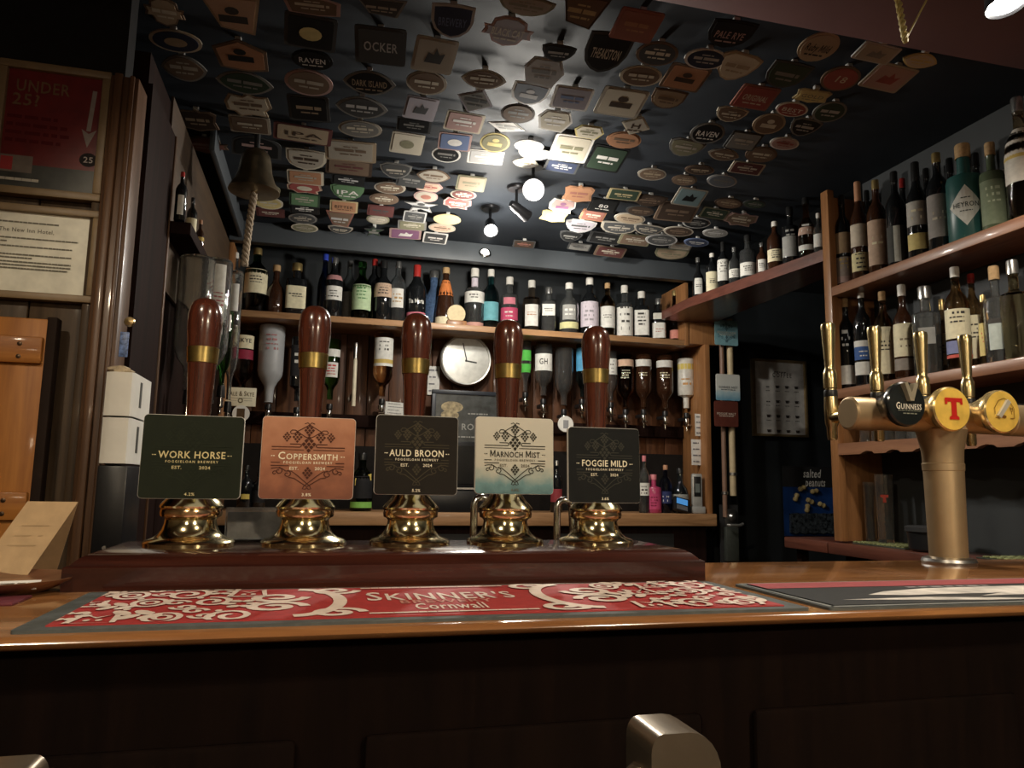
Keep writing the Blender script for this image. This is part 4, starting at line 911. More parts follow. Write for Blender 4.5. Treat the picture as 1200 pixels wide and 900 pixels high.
# ================================================================== RIGHT OF THE BACK BAR
for (p, q0, q1, r_, m_, lab) in ((842.5, 378, 606, .012, mat('brown_pipe', (.22, .13, .09), .45), 'thin brown pipe running up the end of the back bar'),
                              (852, 374, 581, .017, mat('cream_pipe', (.50, .40, .24), .5), 'thicker cream pipe beside the brown pipe')):
    a = at(p, q0, 'Y', 3.43); c = at(p+5, q1, 'Y', 3.43); x_ = (a.x+c.x)/2+.012
    t = thing('pipe', lab, 'pipe', (x_, 3.43, c.z)); L_ = a.z-c.z
    MB().tube([(0, 0, 0), (0, 0, L_)], r_, 14).build('tube', m_, t)
    for k in (.12, .9): MB().lathe([(r_, -.008), (r_+.004, -.006), (r_+.004, .006), (r_, .008)], 14, (0, 0, L_*k)).build('pipe_clip', STEEL, t)
def wall_clip(px, py, wpx, hpx, face_m, text, tcol, lab, Y=3.40):
    a = at(px, py, 'Y', Y); dist = proj(a)[2]; w_, h_ = wpx*dist/FPX, hpx*dist/FPX
    t = thing('pump_clip', lab, 'pump clip', (a.x, Y, a.z), 0)
    MB().prism(rrect(w_, h_, .008), -.002, .002, Matrix(((1, 0, 0, 0), (0, 0, 1, 0), (0, 1, 0, 0), (0, 0, 0, 1)))).build('plate', face_m, t)
    d = D2(); d.text(text, 0, 0, h_*.085, w_*.8); d.dashes(-w_*.3, w_*.3, -h_*.09, h_*.03, 2); d.build('lettering', tcol, t, XZ(-.0028))
    return t, w_, h_
t, w_, h_ = wall_clip(851, 390, 30, 30, mat('teal_clip', (.19, .36, .40), .5), 'FOGGIELOAN', cmat((.55, .55, .45)), 'square teal pump clip fixed high on the cream pipe')
D2v = crest(D2()); D2v.build('crest', cmat((.035, .07, .09)), t, lambda x, y: (x*w_, -.0026, y*h_))
t, w_, h_ = wall_clip(853, 454, 31, 31, grad_face('sea_clip', [(0, (.12, .30, .42)), (.3, (.40, .55, .60)), (.42, (.62, .64, .60)), (1, (.62, .62, .57))], -.07, .07, 40, .25), 'SUMMER MIST', cmat((.12, .14, .15)), 'square white pump clip with blue wave, above the maroon clip')
t, w_, h_ = wall_clip(851, 485, 31, 30, mat('maroon_clip', (.115, .030, .020), .5), 'FOGGIE MALT', cmat((.62, .52, .42)), 'square maroon pump clip low on the cream pipe')
# bottle opener with catcher
a = at(860, 628, 'Y', 3.40); t = thing('bottle_opener', 'grey metal wall bottle opener with cap catcher below the cream pipe', 'bottle opener', (a.x, 3.41, 1.04))
MB().box(-.035, 0, -.20, .035, .03, -.03, .004).build('catcher_box', mat('catcher_grey', (.10, .11, .095), .4, .5), t)
MB().box(-.03, .015, -.03, .03, .03, .06, .003).build('back_plate', STEEL, t)
MB().tube([(-.040, -.02, -.018), (-.032, -.03, -.02), (.02, -.034, -.02), (.045, -.022, -.014)], .008, 10).build('lip', mat('lip_grey', (.5, .5, .47), .3, .8), t)
MB().lathe([(0, -.012), (.017, -.012), (.020, 0), (.012, .010), (0, .012)], 18, (0, -.004, .02), M=RXm).build('opener_jaw', STEEL, t)
MB().box(-.05, .03, -.30, .05, .04, .08).build('mounting_board', BLACKM, t)
MB().box(-.03, .04, -.05, .03, .12, .0).build('arm', BLACKM, t)
# coffee menu
p0, p1 = at(880, 420, 'Y', 3.735), at(946, 513, 'Y', 3.735); W, H = p1.x-p0.x, p0.z-p1.z
t = thing('coffee_menu', 'gold-framed coffee menu on the dark passage wall', 'framed menu', ((p0.x+p1.x)/2, 3.735, (p0.z+p1.z)/2))
GF = mat('thin_gold_frame', (.42, .30, .15), .35, .6); fw_ = .014
for (x0_, z0_, x1_, z1_) in ((-W/2, H/2-fw_, W/2, H/2), (-W/2, -H/2, W/2, -H/2+fw_), (-W/2, -H/2+fw_, -W/2+fw_, H/2-fw_), (W/2-fw_, -H/2+fw_, W/2, H/2-fw_)):
    MB().box(x0_, -.018, z0_, x1_, .012, z1_, .002).build('frame_rail', GF, t)
MB().box(-W/2+fw_, -.004, -H/2+fw_, W/2-fw_, .010, H/2-fw_).build('menu_sheet', mat('menu_paper', (.74, .71, .66), .35), t)
d = D2(); d.text('COFFEE', .02, H*.30, .026, .125, sp=.25); d.dashes(-.03, .05, H*.34, .005, 3)
for r_i in range(4):
    for c_i in range(4):
        x_ = -.075+c_i*.062; z_ = H*.14-r_i*.085
        if c_i == 0 and r_i < 2: d.dashes(x_-.012, x_+.012, z_, .006, r_i)
        else: d.poly([(x_-.013, z_+.010), (x_+.013, z_+.010), (x_+.009, z_-.006), (x_-.009, z_-.006)]); d.ring(x_+.013, z_+.003, .005, .005, .002, 8)
        d.dashes(x_-.014, x_+.014, z_-.022, .0035, r_i*4+c_i)
d.build('print', cmat((.06, .05, .045)), t, XZ(-.0046))
# salted peanuts card
p0, p1 = at(917, 546, 'Y', 3.70), at(980, 628, 'Y', 3.70); W, H = p1.x-p0.x, p0.z-p1.z
t = thing('peanut_card', 'blue and black salted peanuts card with hanging snack bags on passage wall', 'snack card', ((p0.x+p1.x)/2, 3.70, (p0.z+p1.z)/2))
MB().box(-W/2, 0, -H/2, W/2, .004, H*.20).build('blue_card', mat('peanut_blue', (.012, .05, .20), .4, var=.3, scale=12), t)
MB().box(-W/2, -.001, H*.20, W/2, .005, H/2).build('black_header', BLACKM, t)
MB().box(-.02, .005, H*.3, .02, .048, H*.4).build('wall_hook', BLACK, t)
D2().text('salted', .02, H*.40, .045, .115, italic=.2).text('peanuts', .04, H*.27, .045, .13, italic=.2).build('lettering', cmat((.85, .83, .78)), t, XZ(-.0018))
for (x_, z_, rt_) in ((-.09, .02, .4), (-.05, .07, 1.2), (.03, .055, 1.4), (0, .0, -1.1), (.075, -.02, -1.2), (-.02, -.04, .2)):
    m_ = Matrix.Translation((x_, -.006, z_)) @ Matrix.Rotation(rt_, 4, 'Y')
    MB().lathe([(0, -.026), (.011, -.022), (.015, -.012), (.011, 0), (.015, .013), (.011, .022), (0, .026)], 10, M=m_).build('peanut', mat('peanut_print', (.50, .38, .17), .5), t)
for k in range(5):
    x_ = -W/2+.03+k*.058
    MB().prism([(x_, -H*.18), (x_+.052, -H*.17), (x_+.055, -H*.44), (x_+.03, -H*.47), (x_-.002, -H*.45)], .004, .022, Matrix(((1, 0, 0, 0), (0, 0, -1, 0), (0, 1, 0, 0), (0, 0, 0, 1)))).build('snack_bag', mat('foil_bag', (.10, .12, .14), .25, .6, var=.9, scale=70, bump=1.), t)

# ================================================================== LEFT SIDE
def frame(t, W, H, fw_, m_, y0=-.014, y1=.012):
    for (x0_, z0_, x1_, z1_) in ((-W/2, H/2-fw_, W/2, H/2), (-W/2, -H/2, W/2, -H/2+fw_), (-W/2, -H/2+fw_, -W/2+fw_, H/2-fw_), (W/2-fw_, -H/2+fw_, W/2, H/2-fw_)):
        MB().box(x0_, y0, z0_, x1_, y1, z1_, .002).build('frame_rail', m_, t)
YW = 1.742
tr, br = at(130, 88, 'Y', YW), at(122, 239, 'Y', YW)
W = .220; H = tr.z-br.z
t = thing('age_poster', 'dark red framed age check poster with white arrow on the left wall', 'poster', ((tr.x+br.x)/2-W/2, YW, (tr.z+br.z)/2))
frame(t, W, H, .017, mat('tan_frame', (.20, .135, .07), .45))
MB().box(-W/2+.017, -.004, -H/2+.07, W/2-.017, .010, H/2-.017).build('red_sheet', mat('poster_red_shaded', (.13, .012, .011), .3, var=.15), t)  # shadow on the upper wall is put into this darkened red
MB().box(-W/2+.017, -.004, -H/2+.017, W/2-.017, .010, -H/2+.07).build('grey_sheet', mat('poster_grey', (.035, .035, .03), .3, var=.5, scale=20), t)
d = D2(); d.text('UNDER', -.025, .098, .026, .105).text('25?', -.055, .066, .026); d.build('lettering', cmat((.16, .09, .05)), t, XZ(-.0046))
d = D2(); d.line([(.078, .105), (.072, .01)], .009).poly([(.058, .014), (.072, -.028), (.088, .014), (.073, .004)]); d.build('arrow', cmat((.26, .22, .20)), t, XZ(-.0046))
d = D2()
for k in range(4): d.dashes(-.088, (.02, .04, .045, .03)[k]-.01, .026-.018*k, .008, k)
d.build('small_print', cmat((.09, .008, .01)), t, XZ(-.0046))
D2().rect(-.095, -.10, -.03, -.062).build('card_print', cmat((.17, .14, .12)), t, XZ(-.0046)); D2().rect(-.091, -.096, -.068, -.066).build('portrait_print', cmat((.33, .04, .04)), t, XZ(-.005))
D2().ell(.077, -.056, .018, .016, 18).build('age_badge', cmat((.02, .015, .015)), t, XZ(-.0046)); D2().text('25', .077, -.056, .013).build('lettering', cmat((.4, .35, .33)), t, XZ(-.005))
D2().dashes(-.09, -.015, -H/2+.035, .006, 3, .05).build('lettering', cmat((.45, .42, .36)), t, XZ(-.0046))
tr, br = at(120, 250, 'Y', YW), at(112, 357, 'Y', YW); W = .315; H = tr.z-br.z
t = thing('certificate', 'tan-framed typed licence notice on white paper on the left wall', 'certificate', ((tr.x+br.x)/2-W/2, YW, (tr.z+br.z)/2))
frame(t, W, H, .0155, mat('tan_frame'))
MB().box(-W/2+.0155, -.003, -H/2+.0155, W/2-.0155, .010, H/2-.0155).build('sheet', mat('notice_paper', (.66, .64, .54), .35), t)
d = D2(); d.text('The New Inn Hotel,', .015, .048, .0085, .105); x0_ = -W/2+.04
d.dashes(x0_, .075, .065, .0035, 2, .1)
for k, (z_, e_) in enumerate(((.030, .115), (.022, -.02), (.012, .105), (.004, -.05), (-.006, .105), (-.013, .03), (-.022, .105), (-.029, .105), (-.036, .10))): d.dashes(x0_, e_, z_, .0032, k, .1)
d.build('typing', cmat((.17, .16, .13)), t, XZ(-.0036))
# orange plank door at the left
pr_ = at(58, 374, 'Y', 1.69); pb = at(36, 605, 'Y', 1.69)
t = thing('plank_door', 'small orange plank door with screwed battens at the left edge', 'door', (pr_.x-.20, 1.69, 0))
for k in range(3):
    MB().box(-.20+k*.134, 0, .60, -.20+k*.134+.131, .02, pr_.z, .003).build('plank', DOORW, t)
for zt in (at(50, 395, 'Y', 1.68).z, at(40, 577, 'Y', 1.68).z):
    bt = MB().box(-.20, -.012, zt-.055, .195, 0, zt, .003).build('batten', wood('orange_batten', (.24, .082, .013), (.40, .16, .032), .45, .05, 'X', 6, spec=.25), t)
    for dz in (-.016, -.042): MB().lathe([(0, -.002), (.0045, -.002), (.0045, .001), (.002, .002), (0, .002)], 12, (.155, -.0125, zt+dz), M=RXm).build('screw', mat('dark_screw', (.08, .05, .03), .4, .8), bt)
MB().box(.195, .0, .60, .215, .03, pr_.z+.005, .003).build('edge_strip', mat('dark_edge', (.018, .011, .008), .7, spec=.1), t)
MB().box(-.2, .02, .6, .2, .06, .64).build('wall_batten', MAROOND, t)
# white dispensers on the post
def wbox(z0, z1, lab):
    t = thing('wall_dispenser', lab, 'dispenser', (-.433, 1.69, z0))
    h_ = z1-z0
    MB().prism([(-.004, -.02), (.010, -.028), (.046, -.028), (.050, -.02), (.050, .13), (-.004, .13)], 0, h_).build('casing', WHITE, t)
    MB().box(.050, .03, h_*.25, .0512, .045, h_*.85).build('slot', mat('slot_dark', (.08, .08, .07), .5), t)
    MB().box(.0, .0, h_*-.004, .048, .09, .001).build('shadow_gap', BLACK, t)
    return t
wbox(1.335, 1.425, 'white plastic wall dispenser on the wooden post, upper of two')
wbox(1.238, 1.331, 'white plastic wall dispenser on the wooden post, lower of two')
t = thing('black_cabinet_box', 'black metal box below the white dispensers', 'box', (-.433, 1.69, 1.05)); MB().box(-.006, -.02, 0, .05, .11, .184, .004).build('casing', BLACK, t); MB().lathe([(0, 0), (.004, 0), (.004, .004), (0, .004)], 10, (.02, -.021, .02), M=RXm).build('stud', STEEL, t)
t = thing('crumpled_bag', 'crumpled tan paper bag on top of the white dispenser', 'paper bag', (-.42, 1.70, 1.425)); r = random.Random(3)
m = MB(); pr = [(.0, 0), (.018, .0), (.024, .006), (.020, .012), (.014, .016), (0, .017)]
m.lathe(pr, 14, rf=lambda a, z: 1+.25*math.sin(a*3+z*300)); m.build('bag', mat('tan_paper', (.45, .36, .24), .8, var=.3, scale=90), t)
a = at(146, 405, 'Y', 1.715); t = thing('blue_sticker', 'blue and white sticker card on the post above the dispensers', 'sticker', (a.x, 1.705, a.z)); MB().box(-.008, 0, -.026, .009, .004, .028, .001).build('card', mat('blue_card_print', (.10, .16, .34), .4, var=.8, scale=120), t)
a = at(153, 378, 'Y', 1.70); t = thing('door_knob', 'small dull brass knob on the door frame post', 'knob', (a.x, 1.71, a.z))
MB().lathe([(.003, 0), (.003, .008), (.009, .012), (.011, .018), (.009, .024), (0, .027)], 16, M=RXm).build('knob', mat('old_brass', (.40, .29, .14), .35, .9), t)
# plate, menu tent
PC = (-.345, .975)
t = thing('wooden_plate', 'dark round wooden plate at the left end of the bar', 'plate', (PC[0], PC[1], ZB))
MB().lathe([(0, 0), (.045, 0), (.060, .006), (.076, .014), (.078, .0165), (.074, .0165), (.055, .0095), (0, .009)], 40).build('dish', wood('plate_wood', (.12, .05, .025), (.22, .10, .05), .3, .2, 'X', 12), t)
t = thing('receipt', 'white printed receipt lying on the wooden plate', 'receipt', (PC[0]+.012, PC[1]-.03, ZB+.0098)); t.rotation_euler = (math.radians(4), 0, math.radians(12))
MB().box(-.035, -.022, .0, .035, .026, .0008).build('paper', PAPER, t); D2().dashes(-.028, .025, .008, .004, 1).dashes(-.025, .02, -.004, .004, 2).ell(.0, -.012, .012, .006, 10).build('print', cmat((.12, .11, .1)), t, XY(.0012))
t = thing('menu_tent', 'folded brown kraft card tent standing behind the wooden plate', 'menu card', (-.338, 1.075, ZB), math.radians(-6))
hh = .098; wd = .030
for nm, sg_ in (('front_leaf', -1), ('rear_leaf', 1)):
    m = MB(); y_b = sg_*.045
    sh = -.030
    v = [(-wd+sh, y_b, 0), (wd+sh, y_b, 0), (wd+.008, 0, hh), (-wd+.008, 0, hh)]; v2 = [(x, y+.0008, z) for x, y, z in v]
    m.add(v+v2, [(0, 1, 2, 3), (7, 6, 5, 4), (0, 4, 5, 1), (1, 5, 6, 2), (2, 6, 7, 3), (3, 7, 4, 0)]).build(nm, KRAFT, t, smooth=0)
d = D2()
for k in range(3): d.dashes(-.016, .016, .7-.12*k, .012, k)
d.build('faint_print', cmat((.36, .25, .14)), t, lambda x, y: (x-.030*(1-y)+.008*y, -.045*(1-y)-.0008, y*hh))
t = tag(MB().box(-.52, .87, ZB, -.295, .925, ZB+.003, .001).build('beer_mat', mat('maroon_mat', (.12, .02, .03), .7)), 'dark maroon mat strip under the left edge of the plate', 'mat')

# left shelf, its bottles and the big inverted bottles
u = thing('left_shelf', 'narrow dark wooden shelf on the left side wall behind the post', 'shelf', (0, 0, 0))
MB().box(-.448, 2.10, 1.865, -.375, 3.30, 1.90, .003).build('board', MAROOND, u)
MB().box(-.446, 2.098, 1.00, -.428, 2.112, 2.14, .002).build('front_upright', FRAMEW, u)
MB().box(-.448, 2.112, 1.72, -.44, 3.3, 1.865).build('back_board', PLANK, u)
for i, (p, yt, wpx, kind, g, cap, labs, look) in enumerate(((213, 202, 13, 'std', DKGLASS, CAPR, [(.1, .5, LW, 30)], 'dark bottle with red cap'),
     (225, 232, 12, 'std', DKGLASS, CAPB, [(.05, .5, LC)], 'dark bottle with cream label'), (234, 258, 10, 'round', BROWNB, CAPC, [(.4, .5, LGOLD)], 'small brown bottle with copper cap'))):
    a = at(p, yt+20, 'X', -.405); q = Vector((-.405, a.y, 1.90)); lo, hi = .05, .6
    for k in range(30):
        mid = (lo+hi)/2
        if proj(q+Vector((0, 0, mid)))[1] > yt: lo = mid
        else: hi = mid
    bottle(q, lo, wpx*proj(q)[2]/FPX/2, kind, g, cap, labs, '%s, %s from the left on the left shelf' % (look, ORD[i+1]), 'bottles on the left shelf')
GR = [(226, 302, 470, 40, 'std', CLEAR, [], None, 'large clear bottle, nearest of the left optics'),
      (250, 305, 468, 34, 'std', CLEARB, [(.05, .55, LW, 34)], ('', .3, .02, (.4, .1, .12)), 'large clear bottle with narrow white label on left optics'),
      (262, 365, 462, 18, 'round', GREEN, [(.05, .25, LW, 40)], None, 'green glass bottle on the left optics'),
      (272, 318, 480, 16, 'std', CLEARB, [(.1, .3, LW, 30)], None, 'slim clear bottle on the left optics')]
st = thing('optic_stand', 'black upright stand holding the large inverted bottles at the left', 'optic stand', (-.375, 2.36, ZL-.2))
MB().tube([(0, 0, 0), (0, 0, .62)], .010, 12).build('pole', BLACK, st); MB().box(-.05, -.05, -.02, .16, .14, 0, .004).build('foot', BLACK, st)
MB().box(-.02, -.008, .56, .03, .008, .58, .002).build('cross_arm', BLACK, st)
struct(MB().box(-.45, 2.11, 0, -.22, 3.40, ZL-.22, .004).build('trim_8', MAROOND))
for i, (p, y0_, y1_, wpx, kind, g, labs, txt, look) in enumerate(GR):
    Yv = (2.28, 2.42, 2.75, 2.95)[i]; a = at(p, y0_, 'Y', Yv); c = at(p, y1_, 'Y', Yv); mid = at(p, (y0_+y1_)/2, 'Y', Yv)
    bottle((mid.x, Yv, a.z), a.z-c.z, wpx*proj(mid)[2]/FPX/2, kind, g, None, labs, 'upside-down '+look, 'bottles on the left optics', txt, inverted=True)
    t = thing('optic_dispenser', 'small black spirit optic below the %s inverted bottle at the left' % ORD[i+1], 'optic', (mid.x, Yv, c.z), 0, 'spirit optics at the left')
    MB().lathe([(0, .03), (.012, .03), (.014, .01), (.014, -.01), (0, -.012)], 14).build('collar', BLACK, t)
    MB().lathe([(0, -.012), (.010, -.012), (.011, -.045), (.004, -.05), (.004, -.07), (0, -.07)], 14).build('measure_chamber', CHROME, t)
    MB().box(-.005, .0, -.006, .005, .08, .004).build('bracket', BLACK, t)

# ------------------------------------------------------------------ bell
a = at(300, 190, 'Y', 2.45); BX = a.x; 
t = thing('ship_bell', 'old brass bell with plaited rope hanging below the left ceiling', 'bell', (BX, 2.45, 2.135)); t.scale = (1.15, 1.15, 1.15)
MB().lathe([(.066, 0), (.070, .002), (.068, .010), (.055, .032), (.046, .06), (.042, .09), (.038, .108), (.028, .122), (.012, .130), (.006, .131), (.006, .122), (.025, .116), (.036, .085), (.05, .03), (.062, .002)], 36).build('bell_body', mat('bell_metal', (.30, .25, .17), .35, .95, var=.25, scale=25), t)
MB().tube([(0, 0, .125), (0, 0, (ZC-2.135)/1.15)], .008, 10).build('hanger', BLACKM, t)
MB().lathe([(0, -.002), (.010, .0), (.013, .010), (.006, .022), (.003, .10), (0, .1)], 16).build('clapper', mat('clapper_brass', (.45, .33, .15), .35, .9), t)
pts = lambda ph: [(-.004*s_/40-.010*math.sin(s_/40*1.2)+.0055*math.cos(ph+s_*.75), .0055*math.sin(ph+s_*.75), -.002-.0053*s_) for s_ in range(41)]
rp = MB()
for ph in (0, 2.09, 4.19): rp.tube(pts(ph), .0055, 7)
rp.build('plaited_rope', mat('rope', (.42, .34, .25), .85, var=.2, scale=200), t)

# ------------------------------------------------------------------ ceiling lamps
BULB = mat('lamp_glow', (1, 1, 1), .4, emit=(1, .95, .85), es=28)
def spot_lamp(key, lab, head_r=.037, head_l=.085, zc=ZC, bulb=BULB):
    p, a, *_ = LAMPS[key]; p = Vector(p); d = (Vector(a)-p).normalized(); back = p-d*.004
    t = thing('ceiling_spotlight', lab, 'spotlight', (p.x, p.y, zc))
    q = d.to_track_quat('Z', 'Y').to_matrix().to_4x4(); M_ = Matrix.Translation(p-Vector((p.x, p.y, zc))) @ q
    sv = mat('lamp_black', (.03, .03, .033), .35, .6)
    MB().lathe([(0, -.09), (head_r*.5, -.09), (head_r*.8, -.07), (head_r*.95, -.02), (head_r*1.08, .004), (head_r*1.02, .004), (head_r*.9, -.008), (0, -.012)], 24, M=M_).build('head', sv, t)
    MB().lathe([(0, 0), (head_r*.86, -.001), (head_r*.86, -.006), (0, -.008)], 24, M=M_).build('bulb', bulb, t)
    e_ = (p-d*.06)-Vector((p.x, p.y, zc))
    MB().tube([(e_.x, e_.y, 0), e_[:]], .006, 8).build('arm', sv, t)
    MB().lathe([(0, -.012), (.035, -.012), (.04, -.004), (.04, 0), (0, 0)], 24, (e_.x, e_.y, 0)).build('ceiling_rose', sv, t)
    return t
spot_lamp('spot_a', 'lit ceiling spotlight among the pump clips, brightest and nearest')
spot_lamp('spot_b', 'smaller lit ceiling spotlight behind the brightest one', .026)
spot_lamp('spot_c', 'small side-turned ceiling spotlight between the two lit ones', .024)
spot_lamp('beam', 'bright lamp under the maroon beam at the top right corner', .04, zc=2.32)
spot_lamp('front_a', 'ceiling spotlight above the customer side at the left', .04, zc=2.56)
spot_lamp('front_b', 'ceiling spotlight above the customer side at the right', .04, zc=2.56)
for k_, (p_, w_) in enumerate(FILL_PENDANTS):  # made-up fittings around the added fill lights
    t = thing('fill_pendant', ('added fill pendant with cream shade over the customer side, left one', 'added fill pendant with cream shade over the customer side, right one')[k_], 'pendant lamp', (p_[0], p_[1], 2.56))
    z_ = p_[2]-2.56
    MB().tube([(0, 0, 0), (0, 0, z_+.14)], .004, 8).build('flex', BLACK, t)
    MB().lathe([(.05, z_+.14), (.19, z_-.02), (.187, z_-.02), (.047, z_+.138)], 28).build('shade', mat('fill_pendant_shade', (.62, .52, .36), .7), t)
    MB().lathe([(0, -.012), (.045, -.01), (.05, 0), (0, 0)], 20).build('ceiling_rose', BRASS, t)
# recessed downlight in the fascia
a = at(568, 297, 'Y', 3.42); t = thing('fascia_downlight', 'tiny round chrome lamp on the grey fascia above the back shelf', 'lamp', (a.x, 3.418, a.z))
MB().lathe([(0, 0), (.030, 0), (.032, .006), (.026, .012), (.02, .008), (0, .006)], 24, M=Matrix.Rotation(math.radians(60), 4, 'X')).build('rim', CHROME, t)
MB().lathe([(0, .0125), (.019, .0115), (.019, .008), (0, .007)], 20, M=Matrix.Rotation(math.radians(60), 4, 'X')).build('lens', mat('lens_glow', (1, 1, 1), .3, emit=(1, .97, .9), es=2.5), t)
# hanging gold cord loop near the top right lamp
a, bq, c = at(1046, -12, 'Y', 1.20), at(1061, 47, 'Y', 1.20), at(1104, -12, 'Y', 1.20)
a.z = c.z = 2.318; t = thing('cord_loop', 'twisted gold cord loop hanging from the maroon beam', 'cord', (bq.x, 1.20, 2.318))
def tw_rope(p0, p1, r0, n=46):
    m = MB(); p0, p1 = Vector(p0), Vector(p1); dd = (p1-p0).normalized(); u_ = dd.cross(Vector((0, 1, 0))).normalized(); v_ = dd.cross(u_)
    for ph in (0, PI): m.tube([(p0+(p1-p0)*(k/n)+u_*(r0*math.cos(ph+k*.9))+v_*(r0*math.sin(ph+k*.9)))[:] for k in range(n+1)], r0*1.05, 6)
    return m
GC = mat('gold_cord', (.55, .44, .16), .55, var=.2, scale=200); off = Vector((bq.x, 1.20, 2.318))
tw_rope(a-off, bq-off, .0038).build('thick_strand', GC, t); MB().tube([(bq-off)[:], (c-off)[:]], .0022, 8).build('thin_strand', GC, t)
MB().lathe([(0, -.007), (.005, -.005), (.006, 0), (.005, .005), (0, .007)], 12, (bq-off)[:]).build('knot', GC, t)

# ================================================================== CLIPS ON THE CEILING
def outline(sh):
    n = 28
    if sh == 'oval': return [(.5*math.cos(2*PI*i/n), .5*math.sin(2*PI*i/n)) for i in range(n)]
    if sh == 'eye':
        o_ = []
        for i in range(14): x = -.5+i/14; o_.append((x, -.47*(1-(2*x)**2)**.8))
        for i in range(14): x = .5-i/14; o_.append((x, .47*(1-(2*x)**2)**.8))
        return o_
    if sh == 'rect': return rrect(1, 1, .06, 2)
    if sh == 'shield': return [(-.5, .46), (-.2, .5), (.2, .5), (.5, .46), (.49, .0), (.40, -.25), (.22, -.42), (0, -.5), (-.22, -.42), (-.40, -.25), (-.49, 0)]
    if sh == 'arch': return [(-.5, -.5), (.5, -.5), (.5, .1)]+[(.5*math.cos(PI*i/12), .1+.4*math.sin(PI*i/12)) for i in range(1, 12)]+[(-.5, .1)]
    if sh == 'hex': return [(-.5, .15), (-.32, .5), (.34, .5), (.5, .05), (.3, -.5), (-.36, -.42)]
    if sh == 'penta': return [(-.5, .2), (0, .5), (.5, .2), (.48, -.42), (.1, -.5), (-.42, -.42)]
    if sh == 'taper': return [(-.5, .5), (.5, .5), (.32, -.45), (-.24, -.32)]
    if sh == 'rhomb': return [(-.5, .12), (.12, .5), (.5, -.1), (-.1, -.5)]
    if sh == 'half': return [(-.5, .35), (-.3, .5), (.3, .45), (.5, .35), (.48, .1), (.38, -.2), (.2, -.42), (0, -.5), (-.2, -.42), (-.38, -.2), (-.48, .1)]
    if sh == 'banner': return [(-.5, .14), (-.36, .14), (-.33, .36), (-.14, .5), (.14, .5), (.33, .36), (.36, .14), (.5, .14), (.46, 0), (.5, -.16), (.34, -.16), (.26, -.38), (0, -.5), (-.26, -.38), (-.34, -.16), (-.5, -.16), (-.46, 0)]
    if sh == 'ragged': return [(-.5, .1), (-.38, .42), (-.1, .36), (.02, .5), (.2, .38), (.44, .4), (.5, -.05), (.36, -.22), (.4, -.45), (.05, -.4), (-.2, -.5), (-.32, -.3), (-.47, -.25)]
    if sh == 'star': return [(-.5, .15), (-.2, .2), (-.05, .5), (.12, .22), (.5, .25), (.25, -.02), (.38, -.42), (.02, -.22), (-.32, -.5), (-.22, -.05)]
    if sh == 'plaque': return [(-.5, .3), (-.36, .42), (-.1, .4), (0, .5), (.1, .4), (.36, .42), (.5, .3), (.44, -.05), (.5, -.35), (.2, -.42), (0, -.5), (-.2, -.42), (-.5, -.35), (-.44, -.05)]
SHN = {'oval': 'oval', 'eye': 'pointed oval', 'rect': 'rectangular', 'shield': 'shield-shaped', 'arch': 'arched', 'hex': 'six-sided', 'penta': 'five-sided', 'taper': 'tapering', 'rhomb': 'diamond-shaped', 'half': 'half-round', 'banner': 'banner-shaped', 'ragged': 'ragged-edged', 'star': 'star-shaped', 'plaque': 'scalloped'}
K = {'brown': (.20, .12, .07), 'dkbrown': (.075, .045, .03), 'cream': (.60, .54, .40), 'tan': (.42, .30, .17), 'orange': (.52, .20, .06), 'brick': (.38, .11, .07), 'grey': (.22, .22, .21), 'dkgrey': (.07, .075, .08),
     'black': (.022, .024, .026), 'navy': (.04, .06, .13), 'blue': (.12, .20, .42), 'green': (.08, .24, .09), 'dkgreen': (.035, .075, .045), 'olive': (.24, .23, .12), 'yellow': (.66, .52, .10), 'white': (.74, .73, .70),
     'pink': (.50, .28, .26), 'red': (.42, .045, .04), 'maroon': (.16, .04, .04), 'lilac': (.36, .33, .40), 'silver': (.45, .46, .47), 'peach': (.62, .38, .25), 'teal': (.18, .36, .42), 'beige': (.42, .37, .29), 'gold': (.55, .42, .15), 'slate': (.15, .19, .25), 'purple': (.30, .10, .25)}
K = {k_: tuple((.62*c_+.38*(.3*v_[0]+.6*v_[1]+.1*v_[2])*t_)*.92 for c_, t_ in zip(v_, (1.05, 1.0, .92))) for k_, v_ in K.items()}   # print colours mixed toward warm grey and dimmed
